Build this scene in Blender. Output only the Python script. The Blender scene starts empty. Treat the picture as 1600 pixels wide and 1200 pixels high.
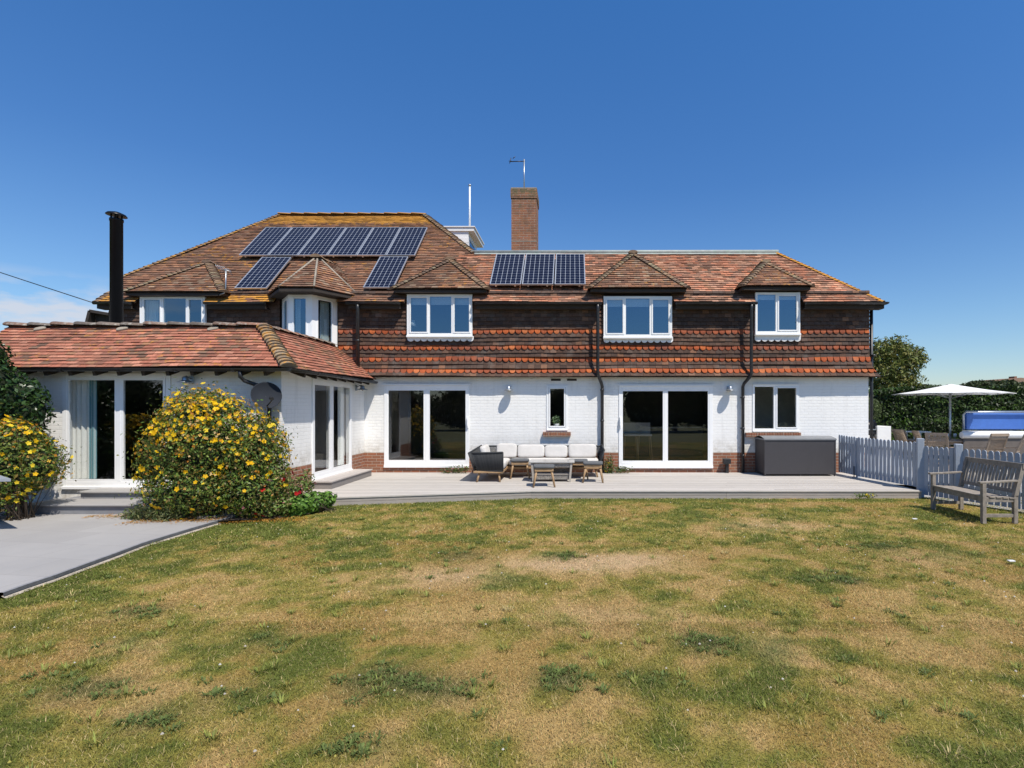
import bpy, math, random
import numpy as np
from mathutils import Vector, Matrix
random.seed(7); RNG = np.random.default_rng(7)
R = math.radians
scene = bpy.context.scene
COL = scene.collection

# ------------------------------------------------------------------ camera, sky, sun, exposure
EYE = 1.82                      # eye height over the lawn (m)
FPX, VX, VY = 840.0, 895.0, 638.0
cam_d = bpy.data.cameras.new('camera'); cam = bpy.data.objects.new('camera', cam_d); COL.objects.link(cam)
cam.location = (0, 0, EYE); cam.rotation_euler = (R(90), 0, 0)
cam_d.sensor_width = 36; cam_d.lens = FPX / 1600 * 36
cam_d.shift_x = -(VX - 800) / 1600; cam_d.shift_y = (VY - 600) / 1600
cam_d.clip_start = 0.05; cam_d.clip_end = 3000
scene.camera = cam
SUNV = Vector((0.78, -1.0, 2.0)).normalized()
world = bpy.data.worlds.new('World'); scene.world = world; world.use_nodes = True
wt = world.node_tree; bg = wt.nodes['Background']
sky = wt.nodes.new('ShaderNodeTexSky'); sky.sky_type = 'NISHITA'; sky.sun_disc = False
sky.sun_elevation = math.asin(SUNV.z); sky.sun_rotation = math.atan2(SUNV.x, SUNV.y)
sky.air_density = 1.0; sky.dust_density = 0.25; sky.ozone_density = 3.0
bg.inputs['Strength'].default_value = 0.105
sun_d = bpy.data.lights.new('sun', 'SUN'); sun = bpy.data.objects.new('sun', sun_d); COL.objects.link(sun)
sun_d.energy = 4.9; sun_d.angle = R(0.53); sun_d.color = (1.0, 0.935, 0.84)
sun.rotation_euler = SUNV.to_track_quat('Z', 'Y').to_euler(); sun.location = (8, -10, 20)
vs = scene.view_settings; vs.view_transform = 'Standard'; vs.look = 'None'; vs.exposure = 0.17; vs.gamma = 1.0
vs.use_curve_mapping = False

def _n(t, kind, **kw):
    n = t.nodes.new(kind)
    for k, v in kw.items(): setattr(n, k, v)
    return n
def _math(t, op, a, b=None, clamp=False):
    n = _n(t, 'ShaderNodeMath', operation=op, use_clamp=clamp)
    for i, v in enumerate((a, b)):
        if v is None: continue
        if isinstance(v, (int, float)): n.inputs[i].default_value = v
        else: t.links.new(v, n.inputs[i])
    return n.outputs[0]
# low white clouds far off to the left, just above the horizon (part of the sky, by direction)
tc = _n(wt, 'ShaderNodeTexCoord'); sp = _n(wt, 'ShaderNodeSeparateXYZ'); wt.links.new(tc.outputs['Generated'], sp.inputs[0])
mp = _n(wt, 'ShaderNodeMapping'); mp.inputs['Scale'].default_value = (9, 9, 30); wt.links.new(tc.outputs['Generated'], mp.inputs[0])
nz = _n(wt, 'ShaderNodeTexNoise'); nz.inputs['Scale'].default_value = 1.0; nz.inputs['Detail'].default_value = 7; nz.inputs['Roughness'].default_value = .55
wt.links.new(mp.outputs[0], nz.inputs['Vector'])
mr = _n(wt, 'ShaderNodeMapRange'); mr.inputs[1].default_value = .40; mr.inputs[2].default_value = .53; wt.links.new(nz.outputs['Fac'], mr.inputs[0])
e1 = _n(wt, 'ShaderNodeMapRange'); e1.inputs[1].default_value = .185; e1.inputs[2].default_value = .135; wt.links.new(sp.outputs['Z'], e1.inputs[0])
e2 = _n(wt, 'ShaderNodeMapRange'); e2.inputs[1].default_value = -.52; e2.inputs[2].default_value = -.62; wt.links.new(sp.outputs['X'], e2.inputs[0])
msk = _math(wt, 'MULTIPLY', _math(wt, 'MULTIPLY', mr.outputs[0], e1.outputs[0]), e2.outputs[0], True)
cm = _n(wt, 'ShaderNodeMixRGB'); wt.links.new(_math(wt, 'MULTIPLY', msk, .85), cm.inputs[0])
hs = _n(wt, 'ShaderNodeHueSaturation'); hs.inputs['Saturation'].default_value = 1.0; hs.inputs['Value'].default_value = 1.0
wt.links.new(sky.outputs[0], hs.inputs['Color'])
gr_ = _n(wt, 'ShaderNodeValToRGB'); wt.links.new(sp.outputs['Z'], gr_.inputs[0]); el = gr_.color_ramp.elements
el[0].position = 0.0; el[0].color = (.47, .485, .51, 1); el[1].position = .62; el[1].color = (.215, .47, .70, 1)
for ps, c_ in ((.85, (.36, .47, .55)), (.15, (.38, .48, .56)), (.37, (.25, .43, .61))): e_ = el.new(ps); e_.color = c_ + (1,)
m2 = _n(wt, 'ShaderNodeMixRGB', blend_type='MULTIPLY'); m2.inputs[0].default_value = 1; wt.links.new(hs.outputs[0], m2.inputs[1]); wt.links.new(gr_.outputs[0], m2.inputs[2])
m3 = _n(wt, 'ShaderNodeMixRGB', blend_type='MULTIPLY'); m3.inputs[0].default_value = 1; m3.inputs[2].default_value = (2, 2, 2, 1); wt.links.new(m2.outputs[0], m3.inputs[1])
wt.links.new(m3.outputs[0], cm.inputs[1]); cm.inputs[2].default_value = (5.6, 5.9, 6.6, 1)
wt.links.new(cm.outputs[0], bg.inputs['Color'])

# ------------------------------------------------------------------ measuring helpers
def PX(px, Y): return (px - VX) * Y / FPX
def PZ(py, Y): return EYE + (VY - py) * Y / FPX
def W(px, py, Y): return Vector((PX(px, Y), Y, PZ(py, Y)))
def GY(py, z=0.0): return (EYE - z) * FPX / (py - VY)
def G(px, py, z=0.0):
    Y = GY(py, z); return Vector((PX(px, Y), Y, z))

# ------------------------------------------------------------------ materials
def mat_new(name):
    m = bpy.data.materials.new(name); m.use_nodes = True
    t = m.node_tree; return m, t, t.nodes['Principled BSDF']
def objco(t):
    return _n(t, 'ShaderNodeTexCoord').outputs['Object']
def noise(t, scale, detail=4, rough=.55, vec=None, stretch=None):
    n = _n(t, 'ShaderNodeTexNoise'); n.inputs['Scale'].default_value = scale; n.inputs['Detail'].default_value = detail
    n.inputs['Roughness'].default_value = rough
    v = vec or _n(t, 'ShaderNodeNewGeometry').outputs['Position']
    if stretch:
        mp = _n(t, 'ShaderNodeMapping'); mp.inputs['Scale'].default_value = stretch; t.links.new(v, mp.inputs[0]); v = mp.outputs[0]
    t.links.new(v, n.inputs['Vector']); return n.outputs['Fac']
def maprange(t, v, a, b, c=0., d=1.):
    n = _n(t, 'ShaderNodeMapRange'); t.links.new(v, n.inputs[0])
    for i, x in enumerate((a, b, c, d)): n.inputs[i + 1].default_value = x
    return n.outputs[0]
def mix(t, fac, a, b, mode='MIX'):
    n = _n(t, 'ShaderNodeMixRGB', blend_type=mode)
    for i, v in enumerate((fac, a, b)):
        if isinstance(v, (int, float)): n.inputs[i].default_value = v if i == 0 else v
        elif isinstance(v, tuple): n.inputs[i].default_value = tuple(v) + (1,) if len(v) == 3 else v
        else: t.links.new(v, n.inputs[i])
    return n.outputs[0]
def bump(t, p, h, strength=.3, dist=.01):
    b = _n(t, 'ShaderNodeBump'); b.inputs['Strength'].default_value = strength; b.inputs['Distance'].default_value = dist
    t.links.new(h, b.inputs['Height']); t.links.new(b.outputs[0], p.inputs['Normal'])
def plain(name, c, rough=.6, metal=0., var=.12, vs_=6., bmp=0., bscale=60., stretch=None, spec=.5, dirt=None):
    m, t, p = mat_new(name)
    f = maprange(t, noise(t, vs_, 5, .6, stretch=stretch), .25, .75, 1 - var, 1 + var)
    col = mix(t, 1.0, tuple(c), f, 'MULTIPLY')
    if dirt:
        col = mix(t, maprange(t, noise(t, dirt[1], 6, .65), dirt[2], dirt[3], 0, dirt[4]), col, tuple(dirt[0]))
    t.links.new(col, p.inputs['Base Color'])
    p.inputs['Roughness'].default_value = rough; p.inputs['Metallic'].default_value = metal
    p.inputs['Specular IOR Level'].default_value = spec
    if bmp: bump(t, p, noise(t, bscale, 3, stretch=stretch), bmp)
    return m
def vcol(name, rough=.8, var=.2, scale=25., bmp=.3, bscale=80., spec=.3, lichen=False, sub=None, stretch=None, stain=None):
    m, t, p = mat_new(name)
    a = _n(t, 'ShaderNodeAttribute', attribute_name='Col')
    f = maprange(t, noise(t, scale, 5, .65, stretch=stretch), .25, .75, 1 - var, 1 + var)
    col = mix(t, 1.0, a.outputs['Color'], f, 'MULTIPLY')
    if stain:
        col = mix(t, maprange(t, noise(t, stain[1], 5, .6), stain[2], stain[3], 0, stain[4]), col, tuple(stain[0]))
    if lichen:
        n1 = noise(t, 9., 6, .7)
        th = _math(t, 'SUBTRACT', _math(t, 'ADD', n1, _math(t, 'MULTIPLY', a.outputs['Alpha'], .5)), .62)
        k = _math(t, 'MULTIPLY', th, 9., True)
        lc = mix(t, noise(t, 30., 3), (.72, .30, .015), (.46, .25, .05))
        col = mix(t, _math(t, 'MULTIPLY', k, .85), col, lc)
        w = maprange(t, noise(t, 26., 4, .7), .66, .74, 0, .55)
        col = mix(t, w, col, (.46, .43, .36))
        d = maprange(t, noise(t, 1.3, 5, .6), .5, .75, 0, .5)
        col = mix(t, d, col, (.085, .06, .045))
    t.links.new(col, p.inputs['Base Color']); p.inputs['Roughness'].default_value = rough
    p.inputs['Specular IOR Level'].default_value = spec
    if bmp: bump(t, p, noise(t, bscale, 3), bmp)
    return m
def leafmat(name, rough=.5, trans=.35, spec=.4):
    m, t, p = mat_new(name)
    a = _n(t, 'ShaderNodeAttribute', attribute_name='Col')
    t.links.new(a.outputs['Color'], p.inputs['Base Color']); p.inputs['Roughness'].default_value = rough
    p.inputs['Specular IOR Level'].default_value = spec
    tr = _n(t, 'ShaderNodeBsdfTranslucent'); t.links.new(a.outputs['Color'], tr.inputs['Color'])
    mx = _n(t, 'ShaderNodeMixShader'); mx.inputs[0].default_value = trans
    t.links.new(p.outputs[0], mx.inputs[1]); t.links.new(tr.outputs[0], mx.inputs[2])
    t.links.new(mx.outputs[0], t.nodes['Material Output'].inputs['Surface'])
    return m
def brickmat(name, painted, old=False):
    m, t, p = mat_new(name)
    g = _n(t, 'ShaderNodeNewGeometry').outputs['Position']
    s = _n(t, 'ShaderNodeSeparateXYZ'); t.links.new(g, s.inputs[0])
    c = _n(t, 'ShaderNodeCombineXYZ'); t.links.new(_math(t, 'ADD', s.outputs[0], s.outputs[1]), c.inputs[0])
    wob = _math(t, 'MULTIPLY', noise(t, 3.0, 2), .018)
    t.links.new(_math(t, 'ADD', s.outputs[2], wob), c.inputs[1])
    b = _n(t, 'ShaderNodeTexBrick'); t.links.new(c.outputs[0], b.inputs['Vector'])
    b.inputs['Scale'].default_value = 1.0; b.inputs['Brick Width'].default_value = .225; b.inputs['Row Height'].default_value = .075
    b.inputs['Mortar Size'].default_value = .006 if painted else .008; b.inputs['Mortar Smooth'].default_value = .5; b.inputs['Bias'].default_value = 0
    fine = noise(t, 60, 4, .7)
    if painted:
        base = mix(t, maprange(t, noise(t, 2.2, 6, .65), .3, .7, 0, .35), (.84, .83, .80), (.74, .73, .70))
        base = mix(t, _math(t, 'MULTIPLY', b.outputs['Fac'], .10), base, (.60, .60, .61))
        base = mix(t, maprange(t, noise(t, 11, 6, .75), .66, .8, 0, .35), base, (.50, .48, .44))
        zz = s.outputs[2]
        base = mix(t, _math(t, 'MULTIPLY', maprange(t, zz, .66, 1.15, .8, 0), maprange(t, noise(t, 6, 6, .7), .35, .65, 0, 1)), base, (.42, .38, .31))
        base = mix(t, maprange(t, noise(t, 5, 6, .7, stretch=(1, 1, .12)), .52, .75, 0, .38), base, (.52, .51, .48))
        p.inputs['Roughness'].default_value = .55
    else:
        b.inputs['Color1'].default_value = (.32, .105, .05, 1); b.inputs['Color2'].default_value = (.20, .075, .045, 1); b.inputs['Mortar'].default_value = (.42, .36, .29, 1)
        base = mix(t, maprange(t, noise(t, 5, 5, .6), .3, .7, 0, .45), b.outputs['Color'], (.26, .15, .085))
        base = mix(t, maprange(t, noise(t, 14, 5, .7), .6, .75, 0, .5), base, (.07, .05, .04))
        if old:
            base = mix(t, .75, base, (.13, .085, .07), 'MULTIPLY') if False else base
            base = mix(t, maprange(t, noise(t, 7, 6, .7), .45, .66, 0, .6), base, (.30, .13, .05))
            base = mix(t, maprange(t, noise(t, 4, 6, .7), .45, .7, 0, .6), base, (.075, .05, .035))
            hz = maprange(t, s.outputs[2], 7.6, 8.5, 0, .33)
            k = _math(t, 'MULTIPLY', _math(t, 'SUBTRACT', _math(t, 'ADD', noise(t, 8, 6, .75), hz), .70), 8., True)
            base = mix(t, _math(t, 'MULTIPLY', k, .8), base, (.11, .10, .045))
        p.inputs['Roughness'].default_value = .85
    t.links.new(base, p.inputs['Base Color'])
    h = _math(t, 'ADD', _math(t, 'MULTIPLY', b.outputs['Fac'], -1.0), _math(t, 'MULTIPLY', fine, .35))
    h = _math(t, 'ADD', h, _math(t, 'MULTIPLY', noise(t, 9, 3, .6), .9))
    bump(t, p, h, .55 if painted else .8, .009)
    return m
def glassmat(name, refl=.16, tint=(.75, .8, .8), gc=(1, 1, 1)):
    m, t, p = mat_new(name)
    t.nodes.remove(p)
    tr = _n(t, 'ShaderNodeBsdfTransparent'); tr.inputs[0].default_value = tuple(tint) + (1,)
    gl = _n(t, 'ShaderNodeBsdfGlossy'); gl.inputs['Roughness'].default_value = 0.0; gl.inputs['Color'].default_value = tuple(gc) + (1,)
    lw = _n(t, 'ShaderNodeLayerWeight'); lw.inputs['Blend'].default_value = .25
    f = maprange(t, lw.outputs['Fresnel'], 0, 1, refl, 1.0)
    bf = _math(t, 'SUBTRACT', 1.0, _n(t, 'ShaderNodeNewGeometry').outputs['Backfacing']); f = _math(t, 'MULTIPLY', f, bf)
    mx = _n(t, 'ShaderNodeMixShader'); t.links.new(f, mx.inputs[0]); t.links.new(tr.outputs[0], mx.inputs[1]); t.links.new(gl.outputs[0], mx.inputs[2])
    t.links.new(mx.outputs[0], t.nodes['Material Output'].inputs['Surface'])
    return m

M = {}
M['tile'] = vcol('roof_tile', .85, .28, 30., .5, 90., lichen=True)
M['ridge'] = vcol('ridge_tile', .9, .3, 18., .6, 60., stain=((.46, .43, .36), 13., .52, .66, .75))
M['hung'] = vcol('hung_tile', .85, .25, 22., .4, 80., stain=((.17, .15, .13), 3.2, .55, .75, .45))
M['white_brick'] = brickmat('painted_brick', True)
M['brick'] = brickmat('red_brick', False)
M['chimney'] = brickmat('chimney_brick', False, True)
M['upvc'] = plain('white_upvc', (.84, .84, .83), .35, var=.03)
M['white_paint'] = plain('white_paint', (.78, .78, .77), .5, var=.06, dirt=((.35, .33, .28), 14, .62, .8, .5))
M['glass'] = glassmat('window_glass', .085, (.92, .93, .93))
M['glass_up'] = glassmat('upper_window_glass', .24, (.80, .85, .87), (.46, .68, .88))
M['black'] = plain('black_plastic', (.018, .018, .02), .38, var=.2, dirt=((.10, .10, .10), 20, .5, .8, .35))
M['flue'] = plain('black_flue', (.005, .006, .009), .35, var=.2, spec=.25)
M['dark_wood'] = plain('dark_timber', (.035, .026, .02), .8, var=.3, bmp=.3)
M['lead'] = plain('lead', (.30, .32, .30), .6, var=.25, dirt=((.25, .36, .28), 9, .5, .7, .6))
M['metal'] = plain('galvanised_metal', (.42, .45, .48), .38, .8, var=.15)
M['alu'] = plain('aluminium', (.62, .64, .67), .35, .7, var=.06)
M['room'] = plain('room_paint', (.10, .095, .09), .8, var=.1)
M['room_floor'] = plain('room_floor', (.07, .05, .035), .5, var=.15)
M['deck'] = vcol('deck_board', .75, .14, 14., .25, 60., stretch=(.25, 3, 3))
M['rope'] = vcol('rope', .8, .15, 60., .2, 150.)
M['grass'] = leafmat('grass_blade', .6, .3, .25)
M['leaf'] = leafmat('leaf', .5, .2, .3)
M['gloss_leaf'] = leafmat('glossy_leaf', .36, .2, .4)
M['petal'] = leafmat('petal', .6, .35, .2)
M['bark'] = plain('bark', (.09, .065, .045), .9, var=.35, bmp=.6, bscale=25)
M['cushion'] = plain('cream_fabric', (.58, .555, .52), .9, var=.08, bmp=.5, bscale=14)
M['grey_cushion'] = plain('grey_pad', (.10, .105, .11), .8, var=.12, bmp=.1)
M['teak'] = plain('light_wood', (.37, .235, .12), .6, var=.22, vs_=9, stretch=(1, 1, .3), bmp=.15)
M['old_teak'] = plain('silvered_wood', (.275, .24, .20), .8, var=.28, vs_=12, bmp=.3, bscale=50, dirt=((.12, .11, .09), 11, .5, .72, .6))
M['dark_box'] = plain('dark_resin', (.048, .045, .048), .62, var=.08, bmp=.05)
M['fence'] = plain('fence_paint', (.34, .385, .45), .6, var=.1, bmp=.2, bscale=40, dirt=((.35, .37, .36), 8, .55, .75, .5))
M['canvas'] = plain('parasol_canvas', (.78, .77, .74), .9, var=.04)
M['blue'] = plain('blue_cover', (.045, .13, .42), .55, var=.1, bmp=.1, bscale=8)
M['table_wood'] = plain('brown_wood', (.31, .235, .17), .7, var=.25, vs_=10, stretch=(.3, 2, 2))
M['tub'] = plain('tub_skirt', (.12, .10, .085), .7, var=.15)
M['render_white'] = plain('white_render', (.78, .77, .75), .8, var=.05)
M['wicker'] = vcol('grey_wicker', .85, .15, 80., .4, 200.)
M['frost'] = plain('frosted_top', (.36, .35, .33), .25, var=.08)
M['curtain'] = vcol('curtain_cloth', .9, .05, 20., 0.)
M['mortar'] = plain('mortar', (.30, .26, .21), .9, var=.25, dirt=((.2, .18, .12), 20, .5, .7, .6), bmp=.5)

# ------------------------------------------------------------------ object helpers
LOCS = {}
def thing(name, label, cat, loc=(0, 0, 0), rotz=0., group=None):
    o = bpy.data.objects.new(name, None); COL.objects.link(o); o.empty_display_size = .2
    o.location = loc; o.rotation_euler = (0, 0, rotz); o['label'] = label; o['category'] = cat
    if group: o['group'] = group
    LOCS[o.name] = Vector(loc); return o
def tag(o, label, cat, group=None):
    o['label'] = label; o['category'] = cat
    if group: o['group'] = group
    return o
def rootloc(o):
    v = Vector((0, 0, 0))
    while o is not None: v = v + o.location; o = o.parent
    return v
def link_mesh(name, me, mat, parent=None):
    o = bpy.data.objects.new(name, me); COL.objects.link(o)
    if mat is not None: me.materials.append(mat)
    if parent is not None: o.parent = parent
    return o
def np_mesh(name, V, F, C, mat, parent=None, local=False, smooth=False):
    V = np.asarray(V, dtype=np.float32).reshape(-1, 3)
    if parent is not None and not local:
        V = V - np.array(rootloc(parent), dtype=np.float32)
    F = np.asarray(F, dtype=np.int32); k = F.shape[1]; n = len(F)
    me = bpy.data.meshes.new(name); me.vertices.add(len(V)); me.vertices.foreach_set('co', V.ravel())
    me.loops.add(n * k); me.loops.foreach_set('vertex_index', F.ravel())
    me.polygons.add(n); me.polygons.foreach_set('loop_start', np.arange(0, n * k, k, dtype=np.int32))
    me.polygons.foreach_set('loop_total', np.full(n, k, dtype=np.int32))
    if smooth: me.polygons.foreach_set('use_smooth', np.ones(n, dtype=bool))
    if C is not None:
        at = me.color_attributes.new('Col', 'FLOAT_COLOR', 'POINT')
        C = np.asarray(C, dtype=np.float32)
        if C.shape[1] == 3: C = np.hstack([C, np.zeros((len(C), 1), dtype=np.float32)])
        at.data.foreach_set('color', C.ravel())
    me.update(calc_edges=True); me.validate()
    return link_mesh(name, me, mat, parent)

class MB:
    def __init__(s): s.v = []; s.f = []; s.c = []; s.M = None; s.col = (1, 1, 1, 0); s.sm = []
    def V(s, p, c=None):
        p = Vector(p)
        if s.M is not None: p = s.M @ p
        s.v.append(tuple(p)); c = c or s.col; s.c.append(tuple(c) if len(c) == 4 else tuple(c) + (0,)); return len(s.v) - 1
    def F(s, idx, smooth=False): s.f.append(tuple(idx)); s.sm.append(smooth)
    def poly(s, pts, c=None): s.F([s.V(p, c) for p in pts])
    def box(s, x0, x1, y0, y1, z0, z1, c=None):
        i = [s.V(p, c) for p in ((x0, y0, z0), (x1, y0, z0), (x1, y1, z0), (x0, y1, z0), (x0, y0, z1), (x1, y0, z1), (x1, y1, z1), (x0, y1, z1))]
        for q in ((0, 3, 2, 1), (4, 5, 6, 7), (0, 1, 5, 4), (1, 2, 6, 5), (2, 3, 7, 6), (3, 0, 4, 7)): s.F([i[k] for k in q])
    def bar(s, a, b, w, h, up=(0, 0, 1), c=None):
        a = Vector(a); b = Vector(b); d = (b - a); L = d.length; d.normalize(); up = Vector(up)
        sd = d.cross(up)
        if sd.length < 1e-4: up = Vector((0, 1, 0)); sd = d.cross(up)
        sd.normalize(); u = sd.cross(d)
        i = []
        for q in (a, b):
            for (x, y) in ((-1, -1), (1, -1), (1, 1), (-1, 1)): i.append(s.V(q + sd * x * w / 2 + u * y * h / 2, c))
        for q in ((0, 1, 2, 3), (7, 6, 5, 4), (0, 4, 5, 1), (1, 5, 6, 2), (2, 6, 7, 3), (3, 7, 4, 0)): s.F([i[k] for k in q])
    def tube(s, pts, r, n=8, c=None, r2=None, cap=True):
        pts = [Vector(p) for p in pts]; rings = []
        for k, p in enumerate(pts):
            d = (pts[min(k + 1, len(pts) - 1)] - pts[max(k - 1, 0)]).normalized()
            ref = Vector((0, 0, 1)) if abs(d.z) < .9 else Vector((0, 1, 0))
            a = d.cross(ref).normalized(); b = d.cross(a)
            rr = r if r2 is None else r + (r2 - r) * k / (len(pts) - 1)
            rings.append([s.V(p + (a * math.cos(t) + b * math.sin(t)) * rr, c) for t in [2 * math.pi * j / n for j in range(n)]])
        for q in range(len(rings) - 1):
            for j in range(n): s.F([rings[q][j], rings[q][(j + 1) % n], rings[q + 1][(j + 1) % n], rings[q + 1][j]], True)
        if cap: s.F(rings[0][::-1]); s.F(rings[-1])
    def lathe(s, prof, cx=0, cy=0, n=20, c=None):
        rings = [[s.V((cx + r * math.cos(2 * math.pi * j / n), cy + r * math.sin(2 * math.pi * j / n), z), c) for j in range(n)] for r, z in prof]
        for q in range(len(rings) - 1):
            for j in range(n): s.F([rings[q][j], rings[q][(j + 1) % n], rings[q + 1][(j + 1) % n], rings[q + 1][j]], True)
        s.F(rings[0][::-1]); s.F(rings[-1])
    def pillow(s, c0, sx, sy, sz, rot=None, e=.45, nu=20, nv=12, c=None):
        def sp(w, m): return math.copysign(abs(w) ** m, w)
        rows = []
        for i in range(nv + 1):
            ph = -math.pi / 2 + math.pi * i / nv; row = []
            for j in range(nu):
                th = 2 * math.pi * j / nu
                p = Vector((sx / 2 * sp(math.cos(ph), e) * sp(math.cos(th), e), sy / 2 * sp(math.cos(ph), e) * sp(math.sin(th), e), sz / 2 * sp(math.sin(ph), e)))
                if rot is not None: p = rot @ p
                row.append(s.V(Vector(c0) + p, c))
            rows.append(row)
        for i in range(nv):
            for j in range(nu): s.F([rows[i][j], rows[i][(j + 1) % nu], rows[i + 1][(j + 1) % nu], rows[i + 1][j]], True)
    def build(s, name, mat, parent=None, local=False, bevel=0., smooth=False):
        me = bpy.data.meshes.new(name)
        off = rootloc(parent) if (parent is not None and not local) else Vector((0, 0, 0))
        me.from_pydata([(a - off.x, b - off.y, c - off.z) for a, b, c in s.v], [], s.f)
        at = me.color_attributes.new('Col', 'FLOAT_COLOR', 'POINT')
        at.data.foreach_set('color', np.array(s.c, dtype=np.float32).ravel())
        me.polygons.foreach_set('use_smooth', np.array(s.sm if not smooth else [True] * len(s.f), dtype=bool))
        me.update()
        o = link_mesh(name, me, mat, parent)
        if bevel:
            b = o.modifiers.new('bevel', 'BEVEL'); b.width = bevel; b.segments = 2; b.limit_method = 'ANGLE'; b.angle_limit = R(40)
        return o

def children(o): return [c for c in o.children]
def copy_tree(o, parent=None):
    c = o.copy(); COL.objects.link(c)
    if parent is not None: c.parent = parent
    for ch in children(o): copy_tree(ch, c)
    return c

# ------------------------------------------------------------------ scanline tiling of a planar polygon
def scan(polys, v):
    xs = []
    for P in polys:
        n = len(P)
        for i in range(n):
            (x1, y1), (x2, y2) = P[i], P[(i + 1) % n]
            if (y1 <= v) != (y2 <= v): xs.append(x1 + (v - y1) / (y2 - y1) * (x2 - x1))
    xs.sort(); return [(xs[i], xs[i + 1]) for i in range(0, len(xs) - 1, 2)]
def tile_poly(mb, pts, U, colfn, holes=(), gauge=.1, tw=.168, thick=.026, shape=None, backing=True, up=None, jit=.006):
    pts = [Vector(p) for p in pts]; U = Vector(U).normalized()
    nrm = Vector((0, 0, 0))
    for i in range(len(pts)): nrm += (pts[i] - pts[0]).cross(pts[(i + 1) % len(pts)] - pts[0])
    nrm.normalize()
    if up is not None:
        if nrm.dot(Vector(up)) < 0: nrm = -nrm
    elif nrm.z < 0: nrm = -nrm
    Vd = nrm.cross(U).normalized()
    if Vd.z < 0: Vd = -Vd
    O = min(pts, key=lambda p: p.dot(Vd))
    to = lambda p: ((Vector(p) - O).dot(U), (Vector(p) - O).dot(Vd))
    polys = [[to(p) for p in pts]] + [[to(p) for p in h] for h in holes]
    ph = [random.uniform(0, 6) for _ in range(3)]
    vmax = max(q[1] for q in polys[0]); rows = int(math.ceil(vmax / gauge - 1e-6))
    for k in range(rows):
        v0 = k * gauge; v1 = min((k + 1) * gauge, vmax)
        i0 = scan(polys, v0 + 1e-4); i1 = scan(polys, v1 - 1e-4)
        if len(i0) != len(i1): i0 = i1 = scan(polys, (v0 + v1) / 2)
        off = (k % 2) * tw / 2 + random.uniform(-.01, .01)
        kind = shape(k) if shape else 'plain'
        for (l0, r0), (l1, r1) in zip(i0, i1):
            lo, hi = min(l0, l1), max(r0, r1); a = math.floor((lo - off) / tw) * tw + off
            while a < hi:
                b = a + tw
                if b > lo + 1e-4:
                    ba, bb = max(a, l0), min(b, r0); ta, tb = max(a, l1), min(b, r1)
                    if (bb - ba > .004 or tb - ta > .004):
                        if bb < ba: ba = bb = min(max((ba + bb) / 2, l0), r0)
                        if tb < ta: ta = tb = min(max((ta + tb) / 2, l1), r1)
                        th = thick * random.uniform(.8, 1.3); dv = random.uniform(-jit, jit) if k else 0
                        c = colfn(O + U * ((a + b) / 2) + Vd * v0, k, kind)
                        g = .0025 if tw < 1 else 0.
                        P = lambda u, v, h: O + U * u + Vd * (v + .008 * math.sin(u * .8 + ph[0]) + .004 * math.sin(u * 3.1 + v * 2 + ph[1])) + nrm * (h + .009 * (math.sin(u * 1.3 + v + ph[1]) + math.sin(u * .47 + v * 1.9 + ph[2])))
                        if kind == 'scallop' and bb - ba > tw * .75:
                            uc = (ba + bb) / 2; hw = (bb - ba) / 2 * .94; arc = []
                            for q in range(7):
                                t = math.pi * q / 6
                                arc.append((uc - hw * math.cos(t), v0 + .072 - .098 * math.sin(t) ** .9))
                            top = [mb.V(P(u, v, th), c) for u, v in arc]
                            lowr = [mb.V(P(u, v, -.004), c) for u, v in arc]
                            t1 = mb.V(P(tb - g, v1 + .01, .003), c); t0 = mb.V(P(ta + g, v1 + .01, .003), c)
                            mb.F(top + [t1, t0])
                            for q in range(6): mb.F([lowr[q], lowr[q + 1], top[q + 1], top[q]])
                        else:
                            s0 = mb.V(P(ba + g, v0 + dv, th), c); s1 = mb.V(P(bb - g, v0 + dv, th), c)
                            s2 = mb.V(P(tb - g, v1 + .012, .003), c); s3 = mb.V(P(ta + g, v1 + .012, .003), c)
                            cd_ = (c[0] * .38, c[1] * .36, c[2] * .34, 0)  # front edge coloured darker to paint the shadow line of each course
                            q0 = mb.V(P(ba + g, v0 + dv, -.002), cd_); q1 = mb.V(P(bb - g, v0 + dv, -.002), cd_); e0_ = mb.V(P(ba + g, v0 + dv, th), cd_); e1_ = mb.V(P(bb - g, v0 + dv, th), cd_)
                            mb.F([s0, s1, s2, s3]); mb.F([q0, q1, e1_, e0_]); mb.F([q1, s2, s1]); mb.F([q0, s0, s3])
                a = b
    if backing and not holes:
        mb.poly([p - nrm * .03 for p in pts], (.05, .03, .02, 0))
    elif backing:
        step = gauge
        for k in range(rows):
            v0 = k * step; v1 = min(v0 + step, vmax)
            i0 = scan(polys, v0 + 1e-4); i1 = scan(polys, v1 - 1e-4)
            if len(i0) != len(i1): i0 = i1 = scan(polys, (v0 + v1) / 2)
            for (l0, r0), (l1, r1) in zip(i0, i1):
                mb.poly([O + U * l0 + Vd * v0 - nrm * .03, O + U * r0 + Vd * v0 - nrm * .03, O + U * r1 + Vd * v1 - nrm * .03, O + U * l1 + Vd * v1 - nrm * .03], (.05, .03, .02, 0))
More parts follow.
